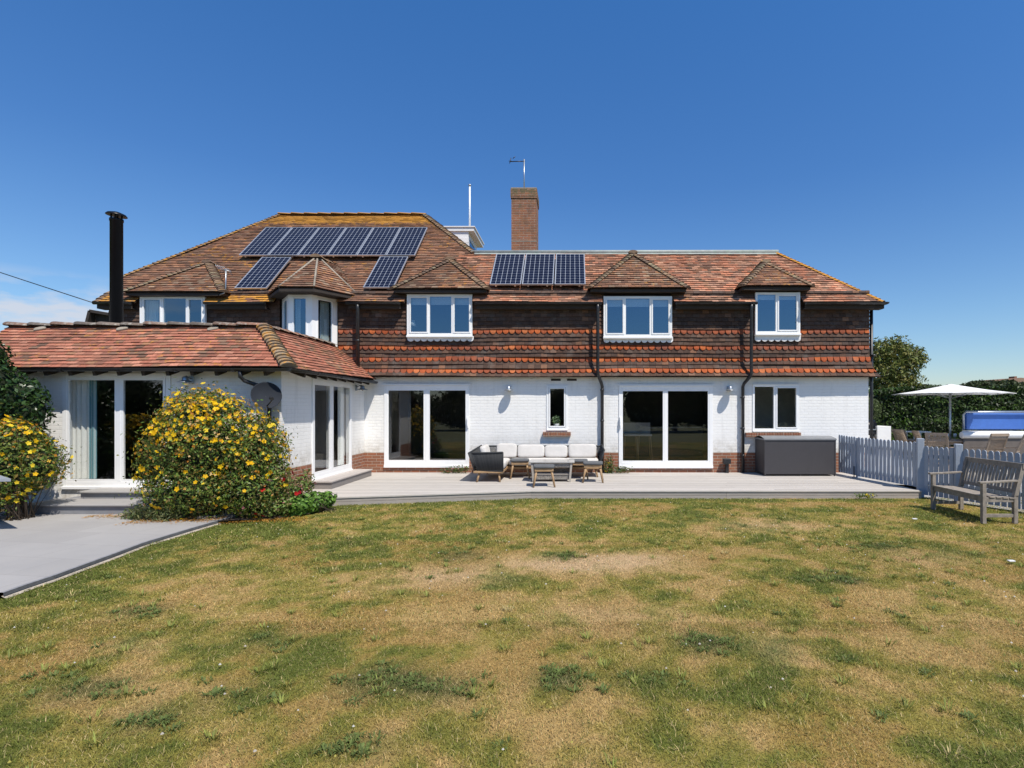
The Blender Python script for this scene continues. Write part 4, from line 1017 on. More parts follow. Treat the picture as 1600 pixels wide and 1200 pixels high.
mb = MB(); pickets(mb, PB + Vector((.03, -.07, 0)), PD + Vector((-.03, .08, 0)), 6, 1.05, 1.05, .05, .05, w=.078); pickets(mb, PD + Vector((.03, -.08, 0)), PEe, 45, 1.05, 1.0, .05, .05, w=.078); mb.build('pickets', M['fence'], f2)
mb = MB(); rails(mb, PB, PD, [(.3, .3), (.85, .85)]); rails(mb, PD, PEe, [(.3, .3), (.85, .82)]); mb.build('rail', M['fence'], f2)
for p, h in ((PB, 1.20), (PD, 1.13), (PEe, 1.13)):
    mb = MB(); mb.M = Matrix.Translation(p) @ Matrix.Rotation(R(-24), 4, 'Z'); mb.box(-.062, .062, -.07, .07, -.05, h); mb.build('post', M['fence'], f2, bevel=.008)

bench = thing('garden_bench', 'weathered silver-grey wooden bench with slatted back by the picket fence', 'bench', (6.75, 9.05, 0))
bx, bb, yn, yf = 6.46, 7.02, 8.5, 9.68          # front edge, back edge, near end, far end
for y in (yn, yf):
    mb = MB(); mb.box(bx, bx + .06, y - .03, y + .03, 0, .63); mb.build('leg', M['old_teak'], bench, bevel=.004)
    mb = MB(); mb.bar((bb - .03, y, 0), (bb - .03, y, .44), .055, .06, (1, 0, 0)); mb.bar((bb - .03, y, .43), (bb + .09, y, .93), .055, .06, (1, 0, 0)); mb.build('leg', M['old_teak'], bench)
    mb = MB(); mb.box(bx + .06, bb - .06, y - .018, y + .018, .34, .41); mb.box(bx + .06, bb - .06, y - .018, y + .018, .10, .15); mb.build('stretcher', M['old_teak'], bench)
    mb = MB(); pts = [(bx - .045, y, .645), (bx + .2, y, .655), (bb + .0, y, .675)]; mb.bar(pts[0], pts[1], .065, .032); mb.bar(pts[1], pts[2], .065, .032); mb.build('arm', M['old_teak'], bench, bevel=.006)
mb = MB(); n = 5
for i in range(n):
    x = bx + .01 + i * .105; mb.box(x, x + .085, yn + (-.03 if i else .03), yf + (.03 if i else -.03), .415 - .006 * i, .437 - .006 * i)
mb.box(bx + .02, bx + .045, yn + .03, yf - .03, .34, .415)
mb.build('seat', M['old_teak'], bench)
mb = MB()
mb.bar((bb + .085, yn - .04, .905), (bb + .085, yf + .04, .905), .03, .085); mb.bar((bb + .0, yn, .50), (bb + .0, yf, .50), .03, .06)
for i in range(15):
    y = yn + .07 + (yf - yn - .14) * i / 14
    mb.bar((bb + .0, y, .51), (bb + .035, y, .68), .04, .014, (1, 0, 0)); mb.bar((bb + .035, y, .68), (bb + .08, y, .88), .04, .014, (1, 0, 0))
mb.build('backrest', M['old_teak'], bench)

# ================================================================== THE TERRACE BEHIND THE FENCE
PZT = .15
o = thing('parasol', 'large white parasol over the outdoor dining table', 'parasol', (PX(1484, 15.8), 15.8, PZT))
ux_, uy_ = PX(1486, 15.8), 15.8; zc = PZ(600, 15.8); ze_ = PZ(615.5, 15.8)
mb = MB(); mb.tube([(ux_ - .03, uy_, PZT), (ux_ - .03, uy_, zc - .05)], .028, 10); mb.build('pole', M['metal'], o)
mb = MB(); n = 8; rr = 1.50; ctr_ = mb.V((ux_, uy_, zc)); rim = []; low = []
for ring, (f, hh) in enumerate(((.33, .60), (.66, .27), (1.0, 0.))):
    rim.append([mb.V((ux_ + rr * f * math.cos(2 * math.pi * j / 16 + .2) * (1 if j % 2 == 0 else .955), uy_ + rr * f * math.sin(2 * math.pi * j / 16 + .2) * (1 if j % 2 == 0 else .955), ze_ + (zc - ze_) * hh + (0 if j % 2 == 0 else .012))) for j in range(16)])
for j in range(16):
    mb.F([ctr_, rim[0][j], rim[0][(j + 1) % 16]])
    for q in (0, 1): mb.F([rim[q][j], rim[q + 1][j], rim[q + 1][(j + 1) % 16], rim[q][(j + 1) % 16]])
cano = mb.build('canopy', M['canvas'], o); sol = cano.modifiers.new('thick', 'SOLIDIFY'); sol.thickness = .012
mb = MB()
for j in range(0, 16, 2):
    a = 2 * math.pi * j / 16 + .2; mb.tube([(ux_ + .04 * math.cos(a), uy_ + .04 * math.sin(a), zc - .09), (ux_ + rr * .96 * math.cos(a), uy_ + rr * .96 * math.sin(a), ze_ - .025)], .010, 5); mb.tube([(ux_ + .03 * math.cos(a), uy_ + .03 * math.sin(a), zc - .42), (ux_ + rr * .45 * math.cos(a), uy_ + rr * .45 * math.sin(a), ze_ + .07)], .008, 5)
mb.build('ribs', M['metal'], o)
tbx0, tbx1, tby0, tby1 = 9.75, 12.1, 15.1, 16.2
o = thing('dining_table', 'long grey-brown wooden dining table under the parasol', 'table', ((tbx0 + tbx1) / 2, 15.6, PZT))
mb = MB()
for i in range(10): y = tby0 + (tby1 - tby0) * i / 10; mb.box(tbx0, tbx1, y + .003, y + (tby1 - tby0) / 10 - .003, PZT + .72, PZT + .75)
mb.box(tbx0 + .08, tbx1 - .08, tby0 + .08, tby1 - .08, PZT + .64, PZT + .719)
mb.build('table_top', M['table_wood'], o)
for x in (tbx0 + .15, tbx1 - .15):
    for y in (tby0 + .15, tby1 - .15): mb = MB(); mb.box(x - .04, x + .04, y - .04, y + .04, PZT, PZT + .64); mb.build('leg', M['old_teak'], o)
def dchair(loc, rot, label, mat='table_wood'):
    o = thing('dining_chair', label, 'chair', loc, R(rot), 'wooden dining chairs round the table')
    for s in (-1, 1):
        mb = MB(); mb.bar((s * .24, .25, 0), (s * .24, -.22, .46), .03, .035, (1, 0, 0)); mb.build('leg', M[mat], o, local=True)
        mb = MB(); mb.bar((s * .22, -.27, 0), (s * .22, .12, .46), .03, .035, (1, 0, 0)); mb.build('leg', M[mat], o, local=True)
        mb = MB(); mb.bar((s * .23, .13, .42), (s * .23, .36, 1.02), .03, .04, (1, 0, 0)); mb.build('back_post', M[mat], o, local=True)
        mb = MB(); mb.bar((s * .26, -.22, .64), (s * .26, .22, .66), .05, .022); mb.build('arm', M[mat], o, local=True)
    mb = MB()
    for i in range(7): mb.box(-.22, .22, -.22 + .062 * i, -.17 + .062 * i, .44, .458)
    mb.build('seat', M[mat], o, local=True)
    mb = MB(); mb.bar((-.25, .36, 1.0), (.25, .36, 1.0), .025, .07); mb.bar((-.22, .19, .58), (.22, .19, .58), .022, .05); mb.bar((-.22, .325, .90), (.22, .325, .90), .02, .03)
    for i in range(13): x = -.2 + .4 * i / 12; mb.bar((x, .195, .58), (x, .35, .98), .018, .010, (0, 1, 0))
    mb.build('backrest', M[mat], o, local=True)
    return o
dchair((PX(1358 + 62, 16.4), 16.4, PZT), 100, 'wooden dining chair at the far left of the table group, seen edge on')
dchair((PX(1424, 15.6), 15.55, PZT), 80, 'grey dining chair left of the table, second from the left')
dchair((PX(1449, 15.2), 15.1, PZT), 75, 'grey dining chair left of the table, behind the thick fence post')
dchair((PX(1480, 13.9), 14.2, PZT), 135, 'wooden dining chair with slatted back, between the thick post and the tabletop')
dchair((PX(1548, 13.9), 14.0, PZT), 186, 'slatted wooden dining chair facing the table in front of the hot tub')
dchair((PX(1580, 13.7), 13.8, PZT), 222, 'reclined wooden chair rightmost beside the hot tub')
glb = plain('glassware', (.35, .42, .45), .08, var=.05)
labs = ['leftmost wine glass on the outdoor table', 'wine glass left of the parasol pole, second in the row', 'wine glass just right of the parasol pole', 'rightmost wine glass on the outdoor table']
for i, px in enumerate((1461, 1469, 1480, 1492)):
    X = PX(px, 15.4); zt_ = PZT + .75; g_ = thing('wine_glass', labs[i], 'wine glass', (X, 15.4, zt_), 0, 'wine glasses on the outdoor table')
    mb = MB(); mb.lathe([(.035, 0), (.035, .004), (.005, .01), (.005, .09)], 0, 0, 12); mb.build('stem', glb, g_, local=True)
    mb = MB(); mb.lathe([(.006, .09), (.035, .11), (.045, .15), (.036, .2), (.034, .2), (.042, .15), (.005, .1)], 0, 0, 14); mb.build('bowl', glb, g_, local=True)
# hot tub with its cover folded upright
o = thing('hot_tub', 'brown hot tub with white rim and raised bright blue cover', 'hot tub', (13.0, 15.9, PZT))
hx0, hx1, hy0, hy1 = PX(1503, 15.0), 13.9, 15.0, 17.0; zr = PZ(680, 15.0)
def prism(mb, P, z0, z1):
    a = [mb.V((x, y, z0)) for x, y in P]; b = [mb.V((x, y, z1)) for x, y in P]; mb.F(a[::-1]); mb.F(b)
    for i in range(len(P)): j = (i + 1) % len(P); mb.F([a[i], a[j], b[j], b[i]])
mb = MB(); prism(mb, [(hx0 + .08, hy0 + .06), (hx1 - .06, hy0 + .06), (hx1 - .06, hy1 - .06), (hx0 + 1.5, hy1 - .06), (hx0 + .2, hy0 + .3)], PZT, zr - .06); mb.build('skirt', M['tub'], o, bevel=.03)
mb = MB()
prism(mb, [(hx0 + .04, hy0 + .03), (hx1, hy0 + .03), (hx1, hy1), (hx0 + 1.45, hy1), (hx0 + .15, hy0 + .3)], zr - .07, zr + .05)
for y_ in (hy0,): mb.tube([(hx0 + .03, hy0 + .08, zr), (hx1, hy0 + .08, zr)], .095, 12)
mb.build('rim', M['white_paint'], o, bevel=.03)
mb = MB(); mb.box(PX(1510, 16.5), 14.1, 16.5, 16.62, PZ(671, 16.5), PZ(645, 16.5)); cv = mb.build('cover', M['blue'], o, bevel=.03)
mb = MB(); a = PX(1506, 16.4); mb.tube([(a, 16.42, PZ(672, 16.4)), (a, 16.42, PZ(648, 16.4)), (a + .08, 16.42, PZ(643.5, 16.4)), (14.1, 16.42, PZ(643.5, 16.4))], .03, 8); mb.build('cover_frame', M['metal'], cv)
# white counter, barbecue, folded chair behind the house corner
o = thing('outdoor_counter', 'low white rendered counter at the right corner of the house', 'counter', (PX(1375, 15.6), 15.6, PZT))
cX0, cX1 = PX(1350, 15.5), PX(1392.5, 15.5); mb = MB(); mb.box(cX0, cX1 - .62, 15.5, 16.3, PZT, PZ(680, 15.5)); mb.box(cX1 - .40, cX1, 15.5, 16.3, PZT, PZ(666, 15.5)); mb.build('block', M['render_white'], o, bevel=.01)
mb = MB(); mb.box(cX1 - .62, cX1 - .40, 15.55, 16.25, PZT, 1.0); mb.build('cupboard', M['tub'], o)
o = thing('barbecue', 'black and steel barbecue with closed hood on the white counter', 'barbecue', (PX(1365, 15.6), 15.7, PZ(680, 15.5)))
a, b = PX(1348, 15.6), PX(1371, 15.6); z = PZ(679, 15.5)
mb = MB(); mb.box(a, b, 15.55, 16.15, z, z + .16); mb.build('firebox', M['black'], o, bevel=.015)
mb = MB(); mb.M = Matrix.Translation((a, 15.85, z + .17)) @ Matrix.Rotation(R(90), 4, 'Y'); mb.lathe([(.26, 0), (.26, b - a)], 0, 0, 20); mb.build('hood', M['flue'], o)
mb = MB(); mb.tube([(a, 15.53, z + .14), (b, 15.53, z + .14)], .018, 8); mb.build('handle', M['metal'], o)
# white folded tray table behind the chairs
o = thing('side_table', 'small white side table behind the grey dining chairs', 'table', (PX(1438, 16.8), 16.9, PZT))
mb = MB(); a, b = PX(1425, 16.8), PX(1452, 16.8); z = PZ(674, 16.8); mb.box(a, b, 16.7, 17.2, z - .04, z); mb.build('table_top', M['white_paint'], o, bevel=.005)
for x in (a + .05, b - .05):
    for y in (16.75, 17.15): mb = MB(); mb.box(x - .02, x + .02, y - .02, y + .02, PZT, z - .04); mb.build('leg', M['white_paint'], o)
# grey table corner at the far left
o = thing('garden_table', 'corner of a grey garden table at the left edge of the paving', 'table', (-9.0, 8.0, .07))
mb = MB(); mb.poly([(-7.84, 7.5, .84), (-9.6, 7.2, .84), (-11.0, 8.4, .84), (-9.3, 8.5, .84)]); mb.poly([(-7.84, 7.5, .80), (-9.6, 7.2, .80), (-11.0, 8.4, .80), (-9.3, 8.5, .80)])
L4 = [(-7.84, 7.5), (-9.6, 7.2), (-11.0, 8.4), (-9.3, 8.5)]
for i in range(4): (x1, y1), (x2, y2) = L4[i], L4[(i + 1) % 4]; mb.poly([(x1, y1, .80), (x2, y2, .80), (x2, y2, .84), (x1, y1, .84)])
mb.build('table_top', plain('grey_table', (.30, .32, .35), .5), o)
for x, y in ((-8.7, 7.6), (-9.5, 7.4), (-10.4, 8.2), (-9.3, 8.3)): mb = MB(); mb.tube([(x, y, .07), (x, y, .80)], .025, 8); mb.build('leg', M['metal'], o)

# ================================================================== THINGS SEEN THROUGH THE GLASS
o = thing('armchair', 'grey upholstered sofa inside the left wing room', 'sofa', (-7.6, 11.6, .39))
mb = MB(); mb.box(-8.25, -7.0, 11.0, 11.9, .42, .82); mb.build('seat', M['metal'] if False else plain('grey_fabric', (.30, .30, .31), .9), o, bevel=.06)
mb = MB(); mb.box(-8.25, -7.0, 10.95, 11.15, .5, 1.22); mb.build('backrest', bpy.data.materials['grey_fabric'], o, bevel=.06)
cream = plain('stool_cream', (.42, .38, .33), .8)
for i, px in enumerate((986, 1008)):
    X = PX(px, 15.0); o = thing('bar_stool', ('left', 'right')[i] + ' pale bar stool of the pair inside the right-hand patio door', 'bar stool', (X, 15.2, .36), 0, 'bar stools in the kitchen')
    mb = MB(); mb.box(-.2, .2, -.2, .2, .68, .74); mb.build('seat', cream, o, local=True, bevel=.02)
    mb = MB(); mb.box(-.2, .2, .17, .2, .74, 1.05); mb.build('backrest', cream, o, local=True, bevel=.01)
    for sx, sy in ((-1, -1), (1, -1), (1, 1), (-1, 1)): mb = MB(); mb.tube([(sx * .16, sy * .16, .68), (sx * .2, sy * .2, 0)], .014, 6); mb.build('leg', M['teak'], o, local=True)
o = thing('kitchen_island', 'pale worktop on dark units inside the right-hand patio door', 'kitchen unit', (2.6, 16.4, .36))
mb = MB(); mb.box(1.2, 4.0, 16.2, 16.8, 1.22, 1.26); mb.build('worktop', plain('worktop', (.4, .37, .33), .3), o); mb = MB(); mb.box(1.25, 3.95, 16.25, 16.8, .36, 1.22); mb.build('unit', M['dark_box'], o)
X = PX(870, 14.1); z = N1[2] + .06
o = thing('flower_pot', 'small white pot with green leaves inside the narrow window', 'plant pot', (X, 14.12, z))
mb = MB(); mb.lathe([(.06, 0), (.08, .09), (.07, .09)], 0, 0, 14); mb.build('pot', M['white_paint'], o, local=True)
POTPLANT = o
X = PX(643, 14.15); z = PZ(522, 14.15)
o = thing('table_lamp', 'small pale bedside lamp behind the left light of the window above the left patio door', 'lamp', (X + .02, 14.16, z))
mb = MB(); mb.lathe([(.06, 0), (.06, .015), (.012, .03), (.012, .22)], 0, 0, 12); mb.build('base', M['metal'], o, local=True)
mb = MB(); mb.lathe([(.095, .20), (.055, .36), (.05, .36), (.09, .2)], 0, 0, 16); mb.build('lamp_shade', M['canvas'], o, local=True)
# ================================================================== GROUND, PAVING, DECK
def in_poly(x, y, P):
    ins = np.zeros(x.shape, bool); n = len(P)
    for i in range(n):
        x1, y1 = P[i]; x2, y2 = P[(i + 1) % n]
        if y1 == y2: continue
        c = ((y1 <= y) != (y2 <= y)) & (x < (x2 - x1) * (y - y1) / (y2 - y1) + x1); ins ^= c
    return ins
PATZ = .06
edge_px = [(0, 926), (40, 912), (80, 899), (130, 881), (180, 863), (220, 848), (260, 836), (300, 824), (335, 814), (366, 806), (378, 802)]
edge = [tuple(G(a, b, PATZ)[:2]) for a, b in edge_px]
pat_poly = [(-16, 5.3 - 3.6), (edge[0][0] - 1.6, edge[0][1] - .9)] + edge + [(-5.5, 9.6), (-5.5, 10.0), (-16, 10.0)]
dk_front = [(-5.42, 9.75), (-4.9, 9.95), (-4.5, 10.08), (-.84, 10.87), (7.05, 10.87)]
deck_poly = dk_front + [(7.05, 14.0), (-5.42, 14.0)]
PATCH = [(600, 1062, 70, 26, -1, 1.), (700, 1075, 60, 22, -1, .6), (1100, 1003, 48, 16, -1, .9), (868, 1058, 38, 20, -1, .9), (910, 880, 110, 12, 1, 1.3), (700, 900, 80, 18, 1, .7), (990, 872, 60, 9, 1, .8), (1310, 905, 40, 8, -1, 1.), (1375, 854, 28, 5, -1, .9), (130, 1075, 70, 20, -1, .7),
         (240, 1120, 50, 24, -1, .6), (420, 1000, 60, 18, -1, .4), (720, 868, 40, 8, -1, .6), (885, 868, 22, 5, -1, .9), (1180, 930, 90, 20, -2, .7), (1280, 960, 120, 30, -2, .5), (1200, 820, 80, 9, 1, .5), (220, 955, 50, 10, -1, .6), (370, 1080, 60, 25, -1, .35), (1440, 870, 70, 12, 1, .4), (1000, 1060, 60, 20, -1, .4), (1215, 1010, 40, 26, 1, .45), (800, 1010, 160, 18, -2, .4), (200, 1010, 60, 15, 1, .3), (1330, 1100, 90, 30, -2, .35), (560, 1165, 60, 22, -1, .5), (960, 960, 120, 20, 1, .35)]
def lawn_col(x, y):
    n1 = fbm(x, y, 1.6, 11, 4); n2 = fbm(x, y, .55, 51, 4); n3 = fbm(x, y, .16, 91, 3); n4 = fbm(x * .6, y, 2.6, 71, 3)
    n5 = fbm(x, y, .30, 131, 3)
    g = (n1 - .5) * 2.0 + (n2 - .5) * 2.5 + (n5 - .5) * 2.4 + (n3 - .5) * 2.0 + .03 + .22 * np.clip((y - 6.5) / 3, 0, 1)          # >0 dry, <0 green
    dk = np.zeros_like(x); bare = np.zeros_like(x)
    for (px, py, rx, ry, kind, s) in PATCH:
        c = G(px, py); sx = rx * c.y / FPX; sy = abs(GY(py - ry) - GY(py + ry)) / 2
        w = np.exp(-(((x - c.x) / sx) ** 2 + ((y - c.y) / sy) ** 2)) * (.45 + 1.1 * n3) * s
        if kind == -1: dk += w
        elif kind == 1: bare += w; g += w * .8
        else: g -= w * 1.1
    # greener along the paving edge and along the deck
    d = np.full_like(x, 9.)
    for i in range(len(edge) - 1):
        a = np.array(edge[i]); b = np.array(edge[i + 1]); ab = b - a; t = np.clip(((x - a[0]) * ab[0] + (y - a[1]) * ab[1]) / (ab @ ab), 0, 1)
        d = np.minimum(d, np.hypot(x - a[0] - ab[0] * t, y - a[1] - ab[1] * t))
    g -= 1.9 * np.exp(-(d / .42) ** 2)
    g -= .9 * np.exp(-((y - 10.7) / .22) ** 2) * (.3 + 1.4 * n2) * (x > -1.5) * (y > 10) + .5 * np.exp(-((y - 9.9 - (x + 4.5) * .2) / .25) ** 2) * (x < -1) * (x > -5)
    g -= .45 * (n4 > .55)
    g = np.clip(g, -1, 1)[:, None]
    green = np.array([.205, .212, .042]); deep = np.array([.14, .17, .034]); tan = np.array([.50, .345, .135]); straw = np.array([.66, .47, .29]); brown = np.array([.40, .255, .080])
    mid = np.array([.345, .285, .070])
    c = np.where(g < 0, mid + (green - mid) * np.clip(-g * 1.25, 0, 1), mid + (tan - mid) * np.clip(g * 1.35, 0, 1))
    c = c + (deep - c) * np.clip(-g - .55, 0, 1) * 1.6
    br = np.clip((fbm(x, y, .9, 171, 3) - .56) * 6, 0, 1)[:, None] * .55; c = c + (brown - c) * br * (g > -.2)
    c = c + (straw - c) * np.clip(bare, 0, 1)[:, None] * .7
    c = c + (np.array([.085, .115, .040]) - c) * np.clip(dk, 0, .85)[:, None]
    return c
gm = leafmat('turf', .9, .0, .1)
# far ground, one sheet with a hole-free flat top slightly under the lawn
mb = MB(); mb.poly([(-400, -300, -.03), (400, -300, -.03), (400, 600, -.03), (-400, 600, -.03)], (.12, .13, .04, 0)); o = mb.build('ground', plain('far_ground', (.13, .13, .05), .95, var=.3, vs_=.5)); o['kind'] = 'structure'
nx, ny = 430, 300; xs = np.linspace(-13, 13, nx); ys = np.linspace(-1.0, 12.5, ny); Xg, Yg = np.meshgrid(xs, ys); xf, yf_ = Xg.ravel(), Yg.ravel()
hgt = (fbm(xf, yf_, 1.2, 5, 3) - .5) * .02 - .008
idx = np.arange(nx * ny).reshape(ny, nx); Fq = np.stack([idx[:-1, :-1], idx[:-1, 1:], idx[1:, 1:], idx[1:, :-1]], -1).reshape(-1, 4)
lc = lawn_col(xf, yf_) * .66
lawn = np_mesh('lawn', np.stack([xf, yf_, hgt], 1), Fq, lc, gm, smooth=True); lawn['kind'] = 'structure'
# grass blades
def blades(n, y0, y1, h0, h1, w0, seed):
    r = np.random.default_rng(seed); y = np.sqrt(r.random(n) * (y1 ** 2 - y0 ** 2) + y0 ** 2)
    xl = -1.10 * y - 1.6; xr = .88 * y + 1.6; x = xl + (xr - xl) * r.random(n)
    ok = ~in_poly(x, y, pat_poly) & ~in_poly(x, y, deck_poly) & ~((x > 7.3) & (y > 11)) & ~((x < -4.4) & (y > 9.0))
    ok &= ~((x < -5) & (y > 8.9)); x, y = x[ok], y[ok]; n = len(x)
    c = lawn_col(x, y); dens = fbm(x, y, .3, 301, 3); bare = np.clip((c[:, 0] - .46) * 9, 0, 1)
    keep = r.random(n) > bare * .55; x, y, c, dens = x[keep], y[keep], c[keep], dens[keep]; n = len(x)
    gr = np.clip((c[:, 1] / c[:, 0] - .75) * 2.0, 0, 1)
    h = (h0 + (h1 - h0) * r.random(n) ** 1.6) * (.6 + .5 * gr + .5 * dens); a = r.random(n) * 2 * np.pi; lean = (.6 + 1.9 * r.random(n)) * h
    w = w0 * (.6 + .8 * r.random(n)); dx, dy = np.cos(a), np.sin(a)
    b = np.stack([x, y, np.full(n, -.006)], 1); sd = np.stack([-dy, dx, np.zeros(n)], 1) * w[:, None]
    tip = b + np.stack([dx * lean, dy * lean, h], 1)
    mid = b + np.stack([dx * lean * .35, dy * lean * .35, h * .62], 1)
    V = np.stack([b - sd, b + sd, mid + sd * .8, tip, mid - sd * .8], 1).reshape(-1, 3)
    base = np.arange(n)[:, None] * 5; F4 = base + np.array([[0, 1, 2, 4]]); F3 = base + np.array([[4, 2, 3, 3]])
    v = r.random((n, 1)); k = (.5 + 1.05 * v ** 1.4)
    dry = (r.random(n) < .09)[:, None]; cc_ = np.where(dry, np.array([[.58, .45, .22]]) * (.7 + .6 * v), c * k)
    cc_ = np.where((r.random(n) < .10)[:, None], np.array([[.13, .18, .04]]) * (.7 + .6 * v), cc_)
    C = np.repeat(cc_, 5, 0)
    F = np.concatenate([F4, F3]); return V, F, C
def tri_quads_mesh(name, V, F, C, mat):
    F = np.asarray(F); quad = F[F[:, 2] != F[:, 3]]; tri = F[F[:, 2] == F[:, 3]][:, :3]
    me = bpy.data.meshes.new(name); me.vertices.add(len(V)); me.vertices.foreach_set('co', V.astype(np.float32).ravel())
    loops = np.concatenate([quad.ravel(), tri.ravel()]).astype(np.int32); me.loops.add(len(loops)); me.loops.foreach_set('vertex_index', loops)
    st = np.concatenate([np.arange(len(quad)) * 4, len(quad) * 4 + np.arange(len(tri)) * 3]).astype(np.int32)
    me.polygons.add(len(st)); me.polygons.foreach_set('loop_start', st); me.polygons.foreach_set('loop_total', np.concatenate([np.full(len(quad), 4), np.full(len(tri), 3)]).astype(np.int32))
    at = me.color_attributes.new('Col', 'FLOAT_COLOR', 'POINT'); at.data.foreach_set('color', np.hstack([C, np.ones((len(C), 1))]).astype(np.float32).ravel())
    me.update(calc_edges=True); return link_mesh(name, me, mat)
parts_ = [blades(430000, 1.9, 4.6, .008, .023, .0014, 1), blades(350000, 4.4, 7.4, .009, .023, .0022, 2), blades(230000, 7.2, 11.2, .011, .026, .0035, 3)]
def tufts(seed, n):
    r = np.random.default_rng(seed); Vs, Fs, Cs, o_ = [], [], [], 0
    cx, cy, kd = [], [], []
    for i in range(n):
        y = math.sqrt(r.random() * 90 + 6.0); x = (-1.05 + 1.9 * r.random()) * y; cx.append(x); cy.append(y); kd.append(r.random() < .18)
    for (px, py, rx, ry, kind, s) in PATCH:
        if kind != -1: continue
        for i in range(int(16 * s)):
            g_ = G(px + r.normal() * rx * .6, py + r.normal() * ry * .6); cx.append(g_.x); cy.append(g_.y); kd.append(True)
    cx, cy = np.array(cx), np.array(cy); ok = ~in_poly(cx, cy, pat_poly) & ~in_poly(cx, cy, deck_poly) & ~((cx < -4.4) & (cy > 8.6)); 
    for x, y, k in zip(cx[ok], cy[ok], np.array(kd)[ok]):
        m = int(r.integers(14, 34)); a = r.random(m) * 2 * np.pi; rad = r.random(m) * .05; L = (.025 + .035 * r.random(m)); w = .0022 + .0012 * r.random(m)
        if k: L *= .62; w *= 1.7                      # broad-leaved weeds
        b = np.stack([x + rad * np.cos(a), y + rad * np.sin(a), np.full(m, -.004)], 1); d = np.stack([np.cos(a), np.sin(a), np.zeros(m)], 1); s = np.stack([-np.sin(a), np.cos(a), np.zeros(m)], 1) * w[:, None]
        mid = b + d * L[:, None] * .45 + np.array([0, 0, 1]) * L[:, None] * .65; tip = b + d * L[:, None] * (1.1 if k else .9) + np.array([0, 0, 1]) * L[:, None] * (.45 if k else .95)
        V = np.stack([b - s, b + s, mid + s, tip, mid - s], 1).reshape(-1, 3); base = np.arange(m)[:, None] * 5
        F = np.concatenate([base + np.array([[0, 1, 2, 4]]), base + np.array([[4, 2, 3, 3]])])
        c = np.array([(.125, .165, .045) if k else ((.22, .25, .055) if r.random() < .92 else (.46, .38, .17))]) * (.6 + .8 * r.random((m, 1)))
        Vs.append(V); Fs.append(F + o_); Cs.append(np.repeat(c, 5, 0)); o_ += len(V)
    return np.concatenate(Vs), np.concatenate(Fs), np.concatenate(Cs)
parts_.append(tufts(77, 380))
off = 0; VV, FF, CC = [], [], []
for V, F, C in parts_: VV.append(V); FF.append(F + off); CC.append(C); off += len(V)
gr = tri_quads_mesh('grass', np.concatenate(VV), np.concatenate(FF), np.concatenate(CC), M['grass']); gr['kind'] = 'stuff'; gr['label'] = 'short patchy summer grass, part green and part dry'; gr['category'] = 'grass'
# white clover heads and scraps in the lawn
r = np.random.default_rng(5); V, F, C = [], [], []
for i in range(330):
    y = math.sqrt(r.random() * (10.4 ** 2 - 6.2) + 6.2); x = (-1.06 + 1.9 * r.random()) * y
    if in_poly(np.array([x]), np.array([y]), pat_poly)[0] or in_poly(np.array([x]), np.array([y]), deck_poly)[0] or x < -4.6 and y > 8.8: continue
    s = .006 + .006 * r.random(); z = .025 + .02 * r.random(); k = len(V)
    for a in range(4): V.append((x + s * math.cos(a * 1.57), y + s * math.sin(a * 1.57), z))
    V.append((x, y, z + s)); F += [(k, k + 1, k + 4), (k + 1, k + 2, k + 4), (k + 2, k + 3, k + 4), (k + 3, k, k + 4)]
    c = pick([(.62, .60, .55), (.5, .46, .40), (.45, .40, .10)]); C += [c] * 5
o = np_mesh('clover_flowers', V, F, C, M['petal']); o['kind'] = 'stuff'; o['label'] = 'tiny white clover heads scattered in the lawn'; o['category'] = 'flowers'
for k, (px, py) in enumerate(((1429, 814), (1580, 881))):
    c = G(px, py); mb = MB(); mb.box(c.x - .035, c.x + .035, c.y - .02, c.y + .02, .03, .042); tag(mb.build('paper_scrap', M['white_paint']), ('white scrap lying on the lawn in front of the bench', 'white scrap lying on the lawn near the right edge')[k], 'scrap', 'white scraps on the lawn')

# paving
def pave_mat():
    m, t, p = mat_new('paving'); b = _n(t, 'ShaderNodeTexBrick'); g_ = _n(t, 'ShaderNodeNewGeometry').outputs['Position']
    mp = _n(t, 'ShaderNodeMapping'); mp.inputs['Rotation'].default_value = (0, 0, R(8)); t.links.new(g_, mp.inputs[0]); t.links.new(mp.outputs[0], b.inputs['Vector'])
    b.inputs['Scale'].default_value = 1; b.inputs['Brick Width'].default_value = .9; b.inputs['Row Height'].default_value = .6; b.inputs['Mortar Size'].default_value = .004; b.inputs['Mortar Smooth'].default_value = .2
    b.inputs['Color1'].default_value = (.335, .32, .305, 1); b.inputs['Color2'].default_value = (.37, .355, .34, 1); b.inputs['Mortar'].default_value = (.27, .255, .24, 1)
    c = mix(t, maprange(t, noise(t, 1.1, 7, .7), .35, .7, 0, .35), b.outputs['Color'], (.24, .235, .235))
    c = mix(t, maprange(t, noise(t, 25, 5, .75), .6, .8, 0, .3), c, (.42, .41, .40)); t.links.new(c, p.inputs['Base Color']); p.inputs['Roughness'].default_value = .7
    bump(t, p, noise(t, 40, 4), .15); return m
pv = pave_mat()
bm_v = [(x, y, PATZ) for x, y in pat_poly]; mb = MB(); mb.poly(bm_v)
o = mb.build('patio', pv); o['kind'] = 'structure'
mb = MB(); E = [(edge[0][0] - 1.6, edge[0][1] - .9)] + edge
